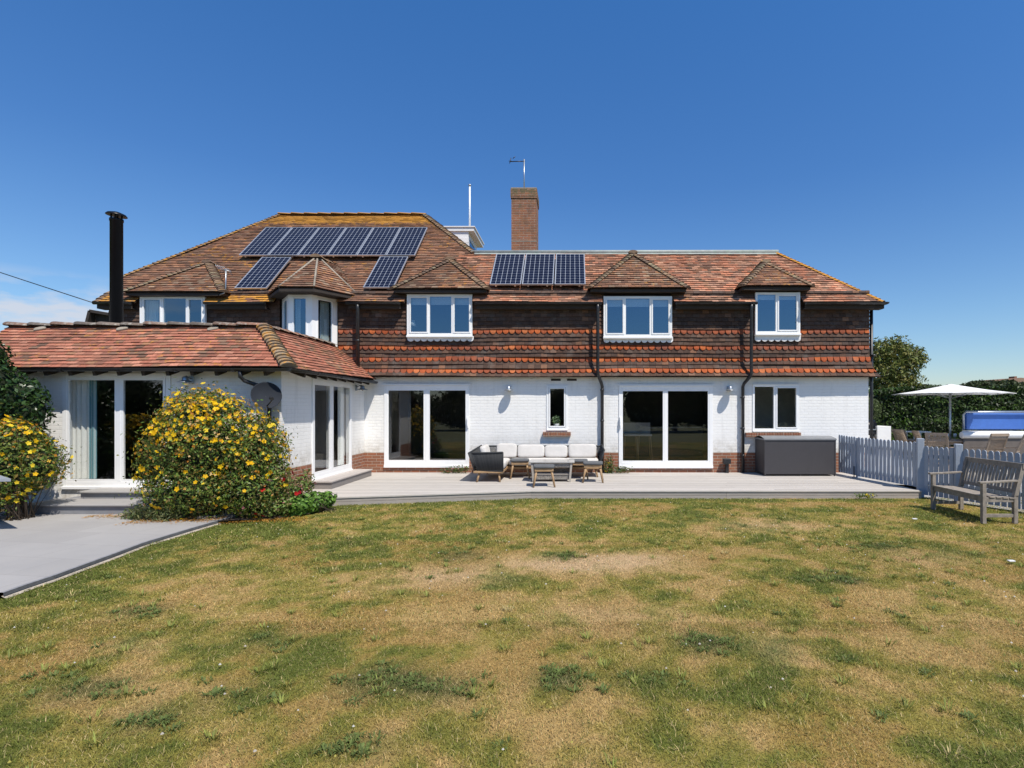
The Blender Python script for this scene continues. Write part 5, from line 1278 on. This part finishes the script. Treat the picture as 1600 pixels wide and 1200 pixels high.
for (x1, y1), (x2, y2) in zip(E[:-1], E[1:]):
    a = Vector((x1, y1, 0)); b = Vector((x2, y2, 0)); d = (b - a).normalized(); s = Vector((d.y, -d.x, 0))
    k = lambda p, o_, z: p + s * o_ + Vector((0, 0, z))
    mb.poly([k(a, .0, PATZ + .002), k(b, .0, PATZ + .002), k(b, .03, PATZ), k(a, .03, PATZ)], (.24, .24, .25, 0)); mb.poly([k(a, .03, PATZ), k(b, .03, PATZ), k(b, .03, PATZ - .035), k(a, .03, PATZ - .035)], (.13, .13, .135, 0))
    mb.poly([k(a, .01, PATZ - .035), k(b, .01, PATZ - .035), k(b, .055, .0), k(a, .055, .0)], (.40, .35, .29, 0))
o = mb.build('patio_edge', vcol('kerb', .85, .25, 14)); o['kind'] = 'structure'
# two steps to the wing door
st = thing('steps', 'two low grey paved steps up to the left wing door', 'steps', (-8.8, 9.3, PATZ))
sx0, sx1 = PX(33, 8.92), PX(245, 8.92)
mb = MB(); mb.box(sx0 + .015, sx1, 8.94, 10.0, PATZ - .05, .197); mb.build('riser', plain('riser_grey', (.20, .20, .21), .8, var=.15), st)
mb = MB(); mb.box(sx0 + .45, sx1 + .1, 9.51, 10.0, .223, .325); mb.build('riser', bpy.data.materials['riser_grey'], st)
mb = MB(); mb.box(sx0, sx1, 8.90, 9.52, .197, .223); mb.build('tread', pv, st, bevel=.004); mb = MB(); mb.box(sx0 + .42, sx1 + .1, 9.47, 9.985, .325, .352); mb.build('tread', pv, st, bevel=.004)

# deck boards
def dcol(p, k, kind):
    return shade((.47, .435, .395), random.uniform(.9, 1.1)) + (0,)
dk = thing('deck', 'raised pale weathered timber deck along the front of the house', 'deck', (0, 12.5, 0))
mb = MB(); bw = .145; yb = 10.87 - 9 * bw; polys = [deck_poly]
while yb < 14.0:
    i0 = scan(polys, yb + .002); i1 = scan(polys, min(yb + bw - .008, 13.999))
    for (l0, r0), (l1, r1) in zip(i0, i1):
        a = min(l0, l1)
        cuts = sorted([random.uniform(-4, 6.5) for _ in range(2)]); cs = [None] + [c for c in cuts if a + .3 < c < min(r0, r1) - .3] + [None]
        for q in range(len(cs) - 1):
            x0 = l0 if cs[q] is None else cs[q] + .003; x0b = l1 if cs[q] is None else cs[q] + .003
            x1 = r0 if cs[q + 1] is None else cs[q + 1]; x1b = r1 if cs[q + 1] is None else cs[q + 1]
            zz = .15 + random.uniform(-.0015, .0015); c = dcol(None, 0, 0)
            t4 = [(x0, yb, zz), (x1, yb, zz), (x1b, yb + bw - .008, zz), (x0b, yb + bw - .008, zz)]
            mb.poly(t4, c); mb.poly([t4[0], t4[1], (x1, yb, .125), (x0, yb, .125)], c)
    yb += bw
mb.build('boards', M['deck'], dk)
mb = MB(); mb.poly([(x, y, .12) for x, y in [(a, b + .02) for a, b in dk_front] + [(7.0, 14), (-5.42, 14)]], (.02, .018, .015, 0)); mb.build('frame', M['dark_wood'], dk)
mb = MB()
for (x1, y1), (x2, y2) in zip(dk_front[:-1], dk_front[1:]):
    n = max(1, int((x2 - x1) / 3.2))
    for i in range(n):
        a = Vector((x1 + (x2 - x1) * i / n, y1 + (y2 - y1) * i / n, 0)); b = Vector((x1 + (x2 - x1) * (i + 1) / n, y1 + (y2 - y1) * (i + 1) / n, 0)); a.y -= .03; b.y -= .03; c = shade((.37, .33, .295), random.uniform(.9, 1.1))
        for z0, z1 in ((-.04, .060), (.066, .128)): mb.bar(a + Vector((0, .035, (z0 + z1) / 2)), b + Vector((-.004, .035, (z0 + z1) / 2)), .025, z1 - z0, c=c + (0,))
mb.box(7.03, 7.05, 10.9, 14.0, -.04, .12, (.25, .23, .22, 0))
mb.build('fascia_board', M['deck'], dk)
mb = MB()
for (x1, y1), (x2, y2) in zip(dk_front[:-1], dk_front[1:]):
    a = Vector((x1, y1, 0)); b = Vector((x2, y2, 0)); s_ = Vector(((b - a).y, -(b - a).x, 0)).normalized(); c = dcol(None, 0, 0)
    lo_, hi_ = a + s_ * .022, b + s_ * .022; li_, ri_ = a - s_ * .11, b - s_ * .11
    mb.poly([lo_ + Vector((0, 0, .1535)), hi_ + Vector((0, 0, .1535)), ri_ + Vector((0, 0, .1535)), li_ + Vector((0, 0, .1535))], c); mb.poly([lo_ + Vector((0, 0, .129)), hi_ + Vector((0, 0, .129)), hi_ + Vector((0, 0, .1535)), lo_ + Vector((0, 0, .1535))], c)
mb.build('edge_board', M['deck'], dk)
ds = thing('deck_step', 'grey timber step below the wing side door', 'step', (-5.2, 12.0, .15))
mb = MB(); mb.box(-5.42, -4.98, 11.1, 13.3, .15, .29, (.22, .20, .185, 0)); mb.build('box', M['deck'], ds)
mb = MB()
for i in range(3): x = -5.42 + .155 * i; mb.box(x, x + .149, 11.07, 13.33, .29, .315, shade((.44, .40, .37), random.uniform(.9, 1.1)) + (0,))
mb.build('boards', M['deck'], ds)
# terrace behind the fence
mb = MB(); mb.poly([(7.08, 11.2, .0), (8.8, 7.5, .0), (16, 7.5, .0), (30, 12, 0), (30, 20, .0), (7.05, 20, .0)]); o = mb.build('terrace_base', pv); o['kind'] = 'structure'
mb = MB(); mb.poly([(7.06, 11.8, .148), (7.8, 11.6, .148), (9.5, 11.6, .148), (26, 11.6, .148), (26, 19, .148), (7.06, 19, .148)]); mb.poly([(7.8, 11.6, .148), (26, 11.6, .148), (26, 11.6, .0), (7.8, 11.6, 0.)])
o = mb.build('terrace', plain('terrace_stone', (.36, .34, .31), .8, var=.12, vs_=2)); o['kind'] = 'structure'

# ================================================================== PLANTS
def leaf_quads(P, N, size, aspect, C, seed, align=.6, jitter=.35, fold=.25):
    r = np.random.default_rng(seed); n = len(P)
    q = r.normal(size=(n, 3)); nn = N * align + q * (1 - align) * .9; nn /= np.linalg.norm(nn, axis=1, keepdims=True) + 1e-9
    t = r.normal(size=(n, 3)); t -= nn * (t * nn).sum(1, keepdims=True); t /= np.linalg.norm(t, axis=1, keepdims=True) + 1e-9
    b = np.cross(nn, t); s = (size * (1 - jitter + 2 * jitter * r.random(n)))[:, None]
    v0 = P - t * s * .5; v2 = P + t * s * .5; v1 = P + b * s * .5 * aspect + nn * s * fold * .3; v3 = P - b * s * .5 * aspect + nn * s * fold * .3
    V = np.stack([v0, v1, v2, v3], 1).reshape(-1, 3); F = np.arange(n * 4).reshape(n, 4); return V, F, np.repeat(C, 4, 0)
def blob_points(blobs, n, seed, depth=.28, lump=.16, lscale=.5, under=True):
    r = np.random.default_rng(seed); B = np.array([b[:6] for b in blobs], float); vol = B[:, 3] * B[:, 4] + B[:, 4] * B[:, 5] + B[:, 3] * B[:, 5]
    w = r.choice(len(B), n, p=vol / vol.sum()); d = r.normal(size=(n, 3)); d /= np.linalg.norm(d, axis=1, keepdims=True)
    rad = 1 - depth * np.abs(r.normal(size=n)) * .6
    c = B[w, :3]; s = B[w, 3:]
    l = fbm(d[:, 0] * 3 + w * 7 + d[:, 2] * 2, d[:, 1] * 3 + d[:, 2] * 2.3, lscale * 2, seed + 1, 3)
    rad *= 1 - lump + 2 * lump * l
    P = c + d * s * rad[:, None]; N = d / s; N /= np.linalg.norm(N, axis=1, keepdims=True)
    # drop points deep inside other blobs
    keep = np.ones(n, bool)
    for i in range(len(B)):
        e = (((P - B[i, :3]) / B[i, 3:]) ** 2).sum(1); keep &= ~((e < .45) & (w != i))
    return P[keep], N[keep], r
def vary(base, n, r, lo=.6, hi=1.5):
    base = np.array(base); k = r.integers(0, len(base), n); return base[k] * (lo + (hi - lo) * r.random((n, 1)))
def core(parent, blobs, name='shade_mass', k=.72, col=(.012, .02, .006)):  # near-black solids inside the foliage, painting its inner shade
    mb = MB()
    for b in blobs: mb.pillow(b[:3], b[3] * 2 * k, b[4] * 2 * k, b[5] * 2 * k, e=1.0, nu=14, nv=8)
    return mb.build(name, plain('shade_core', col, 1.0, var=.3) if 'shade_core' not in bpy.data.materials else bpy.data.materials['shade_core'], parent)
def twigs(parent, blobs, base, seed, n=26, r0=.012, name='stems'):
    rr = random.Random(seed); mb = MB()
    for i in range(n):
        b = rr.choice(blobs); d = Vector((rr.gauss(0, 1), rr.gauss(0, 1), abs(rr.gauss(0, 1)) + .2)).normalized()
        tip = Vector((b[0] + d.x * b[3] * .95, b[1] + d.y * b[4] * .95, b[2] + d.z * b[5] * .95)); s = Vector(base) + Vector((rr.uniform(-.15, .15), rr.uniform(-.15, .15), 0))
        m_ = s.lerp(tip, .5) + Vector((rr.uniform(-.1, .1), rr.uniform(-.1, .1), .1)); mb.tube([s, m_, tip], r0, 5, r2=r0 * .3)
    return mb.build(name, M['bark'], parent)
def flowers(P, N, size, cols, seed, name, parent, petals=5):
    r = np.random.default_rng(seed); n = len(P); nn = N + r.normal(size=(n, 3)) * .35; nn /= np.linalg.norm(nn, axis=1, keepdims=True)
    t = np.cross(nn, r.normal(size=(n, 3))); t /= np.linalg.norm(t, axis=1, keepdims=True); b = np.cross(nn, t); s = (size * (.7 + .6 * r.random(n)))[:, None]
    cc_ = np.array(cols)[r.integers(0, len(cols), n)] * (.85 + .3 * r.random((n, 1))); V, C = [], []
    for k in range(petals):
        a = 2 * math.pi * k / petals; d = t * math.cos(a) + b * math.sin(a); e = -t * math.sin(a) + b * math.cos(a)
        V.append(np.stack([P, P + d * s * .32 + e * s * .2 + nn * s * .08, P + d * s * .52 + nn * s * .1, P + d * s * .32 - e * s * .2 + nn * s * .08], 1)); C.append(cc_)
    V = np.concatenate(V).reshape(-1, 3); C = np.repeat(np.concatenate(C), 4, 0); F = np.arange(len(V)).reshape(-1, 4)
    o = np_mesh(name, V, F, C, M['petal'], parent); return o
GREEN = [(.07, .125, .018), (.095, .15, .024), (.05, .09, .018), (.15, .20, .035), (.13, .14, .03), (.17, .12, .03)]
def yellow_bush(name, label, blobs, n, nf, seed, base):
    o = thing(name, label, 'bush', base, 0, 'yellow flowering bushes')
    P, N, r = blob_points(blobs, n, seed, depth=.5, lump=.17)
    P = P + N * (r.random((len(P), 1)) < .10) * r.random((len(P), 1)) ** 1.5 * .26
    V, F, C = leaf_quads(P, N, .052, .45, vary(GREEN, len(P), r, .6, 1.7), seed); np_mesh('foliage', V, F, C, M['leaf'], o)
    Pf, Nf, r = blob_points(blobs, nf * 4, seed + 1, depth=.05, lump=.17)
    up = (Pf[:, 2] - Pf[:, 2].min()) / (np.ptp(Pf[:, 2])); k = r.random(len(Pf)) < (.09 + .95 * up ** 1.5) * (.35 + 1.1 * fbm(Pf[:, 0], Pf[:, 2], .5, seed, 2)); Pf, Nf = Pf[k], Nf[k]
    Pf = Pf + Nf * .02
    k = len(Pf) * 45 // 100
    f = flowers(Pf[:k], Nf[:k], .072, [(.90, .58, .012), (.86, .50, .01), (.90, .66, .04)], seed, 'flowers', o); f['kind'] = 'stuff'
    f = flowers(Pf[k:], Nf[k:], .045, [(.62, .26, .03), (.68, .38, .09), (.5, .2, .03), (.78, .55, .25), (.8, .5, .05)], seed + 3, 'faded_flowers', o, 4); f['kind'] = 'stuff'
    core(o, blobs, 'shade_mass', .48); twigs(o, blobs, base, seed, 40, .009)
    return o
bl = [(-6.0, 9.0, 1.12, .90, .78, .94), (-6.55, 9.0, .95, .62, .66, .80), (-5.4, 9.05, .82, .58, .62, .72), (-6.2, 8.95, 1.60, .60, .58, .58), (-6.25, 8.95, 1.45, .62, .58, .62), (-5.35, 9.1, 1.18, .50, .5, .55), (-6.1, 8.8, .5, .95, .6, .45), (-5.3, 8.85, .45, .6, .5, .4)]
yellow_bush('yellow_bush', 'large rounded bush covered in yellow flowers in front of the left wing', bl, 52000, 1600, 31, (-6.0, 8.95, .05))
bl2 = [(-9.0, 8.6, .98, .52, .5, .66), (-9.45, 8.5, .9, .6, .5, .8), (-8.6, 8.7, .92, .33, .38, .42), (-9.3, 8.3, .42, .5, .45, .38), (-8.95, 8.6, 1.22, .38, .4, .42), (-9.05, 8.5, .5, .32, .3, .35)]
yellow_bush('yellow_bush', 'smaller yellow flowering bush left of the paved steps', bl2, 20000, 600, 37, (-8.8, 8.55, .05))
# red and pink roses right of the big bush
o = thing('rose_bush', 'low leafy rose bush with red and pink blooms at the wing corner', 'bush', (-4.7, 9.2, .05))
bl3 = [(-5.05, 9.15, .46, .34, .4, .42), (-4.82, 9.35, .34, .26, .33, .32), (-5.2, 8.85, .28, .40, .33, .26), (-4.98, 9.05, .72, .2, .26, .24), (-4.68, 9.4, .5, .16, .22, .26), (-4.95, 8.8, .2, .38, .25, .17)]
P, N, r = blob_points(bl3, 4800, 61, depth=.8, lump=.5); V, F, C = leaf_quads(P, N, .048, .6, vary([(.13, .20, .04), (.18, .22, .06), (.09, .15, .03), (.22, .17, .08)], len(P), r, .6, 1.4), 62); np_mesh('foliage', V, F, C, M['leaf'], o)
Pf, Nf, r = blob_points(bl3, 90, 63, depth=.05, lump=.3); k = len(Pf) // 2
f = flowers(Pf[:k][::2], Nf[:k][::2], .085, [(.55, .02, .02), (.48, .01, .03)], 64, 'red_roses', o, 7); f['kind'] = 'stuff'
f = flowers(Pf[k:], Nf[k:], .05, [(.62, .25, .26), (.7, .4, .38)], 65, 'pink_roses', o, 6); f['kind'] = 'stuff'; twigs(o, bl3, (-5.0, 9.15, .0), 66, 20, .006)
core(o, bl3[:3], 'shade_mass', .4)
pf = G(440, 650, 0); 
# bright green low plant at the deck corner
o = thing('green_plant', 'bright green leafy plant at the left corner of the deck', 'plant', (-4.3, 9.6, 0))
bl4 = [(-4.62, 9.4, .16, .28, .26, .20), (-4.75, 9.15, .14, .26, .24, .18), (-4.42, 9.6, .18, .18, .18, .15)]
P, N, r = blob_points(bl4, 2600, 71, depth=.5, lump=.3); V, F, C = leaf_quads(P, N, .075, .6, vary([(.11, .22, .03), (.15, .27, .045), (.08, .16, .03)], len(P), r, .7, 1.3), 72); np_mesh('foliage', V, F, C, M['leaf'], o); twigs(o, bl4, (-4.3, 9.5, 0), 73, 14, .005)
o = thing('low_plant', 'straggly grey-green plant at the left foot of the big yellow bush', 'plant', (-6.75, 8.55, .06))
bl5 = [(-6.75, 8.6, .16, .32, .25, .18), (-6.45, 8.5, .14, .28, .22, .16), (-7.0, 8.65, .1, .25, .2, .1)]
P, N, r = blob_points(bl5, 2200, 75, depth=.8, lump=.4); V, F, C = leaf_quads(P, N, .06, .3, vary([(.13, .16, .06), (.19, .19, .08), (.09, .13, .04)], len(P), r, .7, 1.3), 76, align=.2); np_mesh('foliage', V, F, C, M['leaf'], o); twigs(o, bl5, (-6.75, 8.55, .06), 77, 14, .004)
# dark glossy shrub at the left edge
o = thing('laurel_tree', 'tall dark glossy evergreen shrub at the far left against the wing', 'tree', (-9.6, 9.35, 0))
bl6 = [(-10.2, 9.25, 1.75, .75, .42, 1.0), (-9.95, 9.3, 1.5, .68, .4, .8), (-9.5, 9.35, 1.78, .38, .33, .5), (-9.95, 9.15, 2.2, .5, .42, .58), (-10.3, 9.1, 2.5, .6, .45, .5), (-9.62, 9.3, 2.0, .42, .32, .45), (-9.6, 9.3, .9, .55, .4, .7), (-9.95, 9.2, 2.7, .24, .3, .3)]
P, N, r = blob_points(bl6, 15000, 81, depth=.5, lump=.16); V, F, C = leaf_quads(P, N, .078, .5, vary([(.022, .052, .013), (.035, .075, .018), (.016, .04, .011), (.05, .10, .02)], len(P), r, .6, 1.4), 82, align=.5); np_mesh('crown', V, F, C, M['gloss_leaf'], o)
core(o, bl6, 'shade_mass', .72); mb = MB(); mb.tube([(-9.6, 9.35, 0), (-9.65, 9.35, .8), (-9.7, 9.3, 1.7)], .07, 8, r2=.03); mb.build('trunk', M['bark'], o)
# little flowering plants against the plinth
for (px, py, w_, h_, lab, cols) in ((712, 737, .42, .13, 'low pink-flowered plant at the foot of the left patio door', [(.5, .15, .2), (.6, .3, .3)]), (968, 738, .35, .13, 'low green plant at the foot of the right patio door', [(.7, .7, .65)]), (952, 728, .14, .3, 'upright yellow-flowered stem beside the downpipe', [(.8, .6, .03)])):
    c = Vector((PX(px, 13.82), 13.82, .15)); o = thing('edge_plant', lab, 'plant', c)
    bb_ = [(c.x, c.y, c.z + h_ * .6, w_, .1, h_), (c.x - w_ * .5, c.y, c.z + h_ * .4, w_ * .5, .08, h_ * .7)]
    P, N, r = blob_points(bb_, 700, int(px), depth=.9, lump=.4); V, F, C = leaf_quads(P, N, .045, .5, vary([(.10, .15, .04), (.15, .17, .06), (.07, .10, .03)], len(P), r, .6, 1.3), int(px), align=.2); np_mesh('foliage', V, F, C, M['leaf'], o)
    f = flowers(P[:26], N[:26], .04, cols, int(px) + 1, 'flowers', o); f['kind'] = 'stuff'
c = G(1337, 778, 0); o = thing('edge_plant', 'tiny yellow-flowered weed at the foot of the deck near the gate', 'plant', (c.x, 10.78, 0))
P, N, r = blob_points([(c.x + .1, 10.76, .07, .28, .05, .06)], 200, 9, depth=.9); V, F, C = leaf_quads(P, N, .035, .5, vary([(.12, .18, .04)], len(P), r), 9, align=.2); np_mesh('foliage', V, F, C, M['leaf'], o); f = flowers(P[:9], N[:9], .05, [(.8, .6, .03)], 8, 'flowers', o); f['kind'] = 'stuff'
P, N, r = blob_points([(0, 0, .17, .14, .1, .13)], 260, 14, depth=.8); V, F, C = leaf_quads(P, N, .06, .55, vary([(.12, .20, .08), (.2, .28, .16)], len(P), r), 14); np_mesh('leaves', V, F, C, M['leaf'], POTPLANT, local=True)
# orange petals fallen along the bed
r = np.random.default_rng(3); n = 1500; t = r.random(n); x = -6.9 + 2.6 * t; y = 8.45 + .16 * (x + 6.9) + r.normal(size=n) * .11 - (.12 + .0 * t)
x2 = r.random(400) * 1.1 - 8.9 + 1.0; y2 = 8.75 + r.normal(size=400) * .08; x = np.concatenate([x, x2]); y = np.concatenate([y, y2]); P = np.stack([x, y, np.full(len(x), PATZ + .012)], 1); P[:, 2] = np.where(in_poly(x, y, pat_poly), PATZ + .01, .03)
V, F, C = leaf_quads(P, np.tile([[0, 0, 1.]], (len(P), 1)), .028, .7, vary([(.62, .30, .03), (.5, .22, .04), (.66, .42, .12)], len(P), r, .7, 1.1), 4, align=.93); o = np_mesh('fallen_petals', V, F, C, M['petal']); o['kind'] = 'stuff'; o['label'] = 'fallen orange petals along the edge of the flower bed'; o['category'] = 'petals'
mb = MB(); mb.poly([(-7.1, 8.62, .064), (-6.0, 8.42, .064), (-5.55, 8.42, .064), (-4.9, 8.72, .02), (-4.5, 9.25, .015), (-4.45, 9.98, .015), (-5.42, 9.99, .064), (-7.1, 9.99, .064)]); o = mb.build('flower_bed', plain('soil', (.075, .055, .04), .95, var=.4, vs_=20, bmp=.6)); o['kind'] = 'structure'

# hedge and trees on the right, far houses
HC = [(.020, .042, .007), (.034, .066, .009), (.055, .10, .013), (.016, .032, .007)]
o = thing('hedge', 'tall clipped dark conifer hedge behind the parasol terrace', 'hedge', (16, 19.5, 0))
r = np.random.default_rng(91); n = 60000; x = 9.6 + 24 * r.random(n); topz = 2.42 + .28 * fbm(x, x * 0, 1.6, 92, 4); u = r.random(n)
z = np.where(u < .2, topz - .12 * r.random(n), topz * r.random(n) ** .85); yfront = 18.9 + .30 * fbm(x * .9, z * 3.2, .8, 93, 4)
y = np.where(u < .2, 19 + 1.2 * r.random(n), yfront + .16 * np.abs(r.normal(size=n)))
N = np.where((u < .2)[:, None], [[0, -.2, 1.]], [[0, -1., .35]]); P = np.stack([x, y, z], 1)
hi = fbm(x * .55, z * 2.6, .5, 94, 3)[:, None]; C = vary(HC, n, r, .6, 1.3) * (.5 + 1.1 * hi ** 1.5 * 1.6); V, F, C = leaf_quads(P, N, .13, .38, C, 95, align=.55); np_mesh('foliage', V, F, C, M['leaf'], o)
mb = MB(); mb.box(9.7, 33.5, 19.2, 20.2, 0, 2.3); mb.build('shade_box', bpy.data.materials['shade_core'], o)  # near-black block behind the leaves, its colour stands for inner shade
o = thing('hedge', 'dark garden hedge far left beyond the wing, outside the lawn', 'hedge', (-17, 12, 0))
r = np.random.default_rng(191); n = 26000; y = 1 + 30 * r.random(n); u = r.random(n); x = -16.4 - .5 * fbm(y, y * 0, .8, 192, 3) - .15 * np.abs(r.normal(size=n)); x = np.where(u < .2, -16.8 - 1. * r.random(n), x); z = np.where(u < .2, 2.0 - .1 * r.random(n), 2.05 * r.random(n) ** .85)
V, F, C = leaf_quads(np.stack([x, y, z], 1), np.tile([[1., 0, .35]], (n, 1)), .13, .4, vary(HC, n, r, .7, 1.6), 193, align=.5); np_mesh('foliage', V, F, C, M['leaf'], o)
mb = MB(); mb.box(-17.8, -16.9, 1, 31, 0, 1.95); mb.build('shade_box', bpy.data.materials['shade_core'], o)  # dark filler block, shade between the leaves put into its colour
def tree(name, label, base, blobs, n, cols, size, seed, group=None, trunk=.12, asp=.5, depth=.6, lump=.25, cat='tree', limbs=10, lk=1.0):
    o = thing(name, label, cat, base, 0, group)
    P, N, r = blob_points(blobs, n, seed, depth=depth, lump=lump); V, F, C = leaf_quads(P, N, size, asp, vary(cols, len(P), r, .55, 1.45), seed, align=.4); np_mesh('crown', V, F, C, M['leaf'], o)
    mb = MB(); b = Vector(base); c = Vector(blobs[0][:3]); mb.tube([b, b.lerp(c, .5) + Vector((.05, 0, 0)), c], trunk, 8, r2=trunk * .5)
    rr = random.Random(seed)
    for i in range(limbs):
        q = rr.choice(blobs); s = b.lerp(c, rr.uniform(.4, 1)); t_ = Vector(q[:3]) + Vector((rr.uniform(-.8, .8) * q[3], rr.uniform(-.8, .8) * q[4], rr.uniform(.1, .8) * q[5])); mb.tube([s, s.lerp(t_, .5) + Vector((0, 0, .1)), t_], trunk * .4, 5, r2=trunk * .08)
    mb.build('trunk', M['bark'], o); return o
OL = [(.19, .21, .05), (.14, .17, .04), (.24, .22, .07), (.10, .13, .03)]
T1 = 24.; sc_ = T1 / FPX
def tb(px, py, rx, ry, Y=T1, ryy=None): return (PX(px, Y), Y, PZ(py, Y), rx * Y / FPX, (ryy or rx) * Y / FPX, ry * Y / FPX)
tree('garden_tree', 'loose olive-green tree behind the right end of the house', (PX(1388, T1), T1, 0), [tb(1390, 590, 34, 34), tb(1382, 556, 22, 26), tb(1412, 565, 26, 26), tb(1430, 560, 17, 20), tb(1400, 545, 20, 19), tb(1372, 600, 20, 40), tb(1420, 600, 20, 20), tb(1368, 560, 12, 30)], 15000, OL, .17, 101, trunk=.16, asp=.35, depth=.9, lump=.6)
tree('clipped_bay_tree', 'small round clipped bay tree at the right corner of the house', (PX(1362, 16.8), 16.8, .15), [tb(1360, 641, 15.5, 20, 16.8)], 3500, [(.10, .14, .05), (.13, .17, .07), (.07, .10, .035)], .05, 103, trunk=.03, depth=.3, lump=.08, limbs=3)
Y = 70.
for k, (px, py, rx, ry, lab) in enumerate(((1536, 604, 30, 9, 'low far tree clump left of the distant red roof'), (1575, 602, 12, 8, 'small far dark tree between the distant roofs'), (1596, 606, 14, 8, 'far tree at the right edge beneath the distant gable'), (1440, 612, 60, 10, 'far low trees showing above the hedge left of the parasol'))):
    tree('far_tree', lab, (PX(px, Y), Y, 0), [tb(px, py, rx, ry, Y, rx), tb(px - rx * .5, py + 4, rx * .5, ry, Y), tb(px + rx * .5, py + 3, rx * .5, ry, Y)], 3500, [(.07, .095, .035), (.09, .11, .05), (.05, .07, .03)], .5, 110 + k, 'far trees beyond the hedge', trunk=.25, depth=.4, lump=.3, limbs=4)
o = thing('distant_house', 'distant house with brown tiled gable at the right edge', 'house', (PX(1590, 75), 75, 0))
mb = MB(); mb.box(PX(1577, 75), PX(1640, 75), 75, 82, 0, PZ(600, 75)); mb.build('wall', M['chimney'], o)
mb = MB(); a, b, c = W(1572, 602, 74.6), W(1596, 590, 74.6), W(1645, 590, 78); mb.poly([a, b, (b.x, 84, b.z), (a.x, 84, a.z)], (.25, .15, .1, 0)); mb.poly([b, (b.x + 6, 74.6, a.z), (b.x + 6, 84, a.z), (b.x, 84, b.z)], (.25, .15, .1, 0)); mb.poly([a, b, (b.x + 6, 74.6, a.z)], (.3, .2, .14, 0)); rf = mb.build('roof', vcol('far_roof', .9, .1), o)
mb = MB(); mb.box(PX(1585, 76), PX(1589, 76), 76, 77, 5, PZ(588, 76)); mb.build('chimney', M['chimney'], rf)
o = thing('distant_house', 'distant house showing only its red tiled roof above the hedge', 'house', (PX(1548, 80), 80, 0))
mb = MB(); mb.box(PX(1536, 80), PX(1560, 80), 80, 86, 0, PZ(607, 80)); mb.build('wall', M['chimney'], o)
mb = MB(); a, b, c = W(1534, 607, 79.8), W(1547, 599, 79.8), W(1562, 607, 79.8); mb.poly([a, b, c], (.34, .14, .08, 0)); mb.poly([a, b, (b.x, 86, b.z), (a.x, 86, a.z)], (.34, .14, .08, 0)); mb.poly([c, b, (b.x, 86, b.z), (c.x, 86, c.z)], (.34, .14, .08, 0)); mb.build('roof', bpy.data.materials['far_roof'], o)
# garden boundary behind the photographer: trees that the window glass mirrors
rr = random.Random(4)
for k in range(10):
    x = -48.6 + 8.2 * k + rr.uniform(-1, 1); y = -17 + rr.uniform(-2, 2); h = [4.8, 4.2, 5.0, 4.6, 3.6, 4.4, 3.9, 6.2, 6.6, 4.5][k]
    lab = ['farthest left garden tree behind the lawn', 'second garden tree from the far left end behind the lawn', 'third garden tree from the far left end behind the lawn', 'broad dark garden tree mirrored in the windows, behind the left paving', 'low garden tree mirrored in the windows, second from the left behind the lawn', 'middling garden tree mirrored in the windows, third from the left behind the lawn', 'low round garden tree mirrored in the windows, straight behind the lawn', 'tall garden tree mirrored in the windows, right of the middle behind the lawn', 'tallest garden tree mirrored in the windows, second from the right behind the lawn', 'garden tree mirrored in the windows, last on the right behind the lawn'][k]
    tree('garden_tree', lab, (x, y, 0), [(x, y, h * .5, 4.6, 2.4, h * .5), (x - 2, y + .5, h * .35, 2.6, 2, h * .36), (x + 2, y, h * .4, 2.6, 2, h * .4)], 6500, [(.03, .05, .014), (.04, .06, .018), (.024, .04, .012)], .30, 200 + k, 'garden trees behind the lawn', trunk=.2, depth=.5, lump=.22, limbs=5)
    core(bpy.data.objects[-1] if False else [q for q in COL.objects if q.get('label') == lab][0], [(x, y, h * .5, 4.6, 2.4, h * .5), (x - 2, y + .5, h * .35, 2.6, 2, h * .36), (x + 2, y, h * .4, 2.6, 2, h * .4)], 'shade_mass', .82)
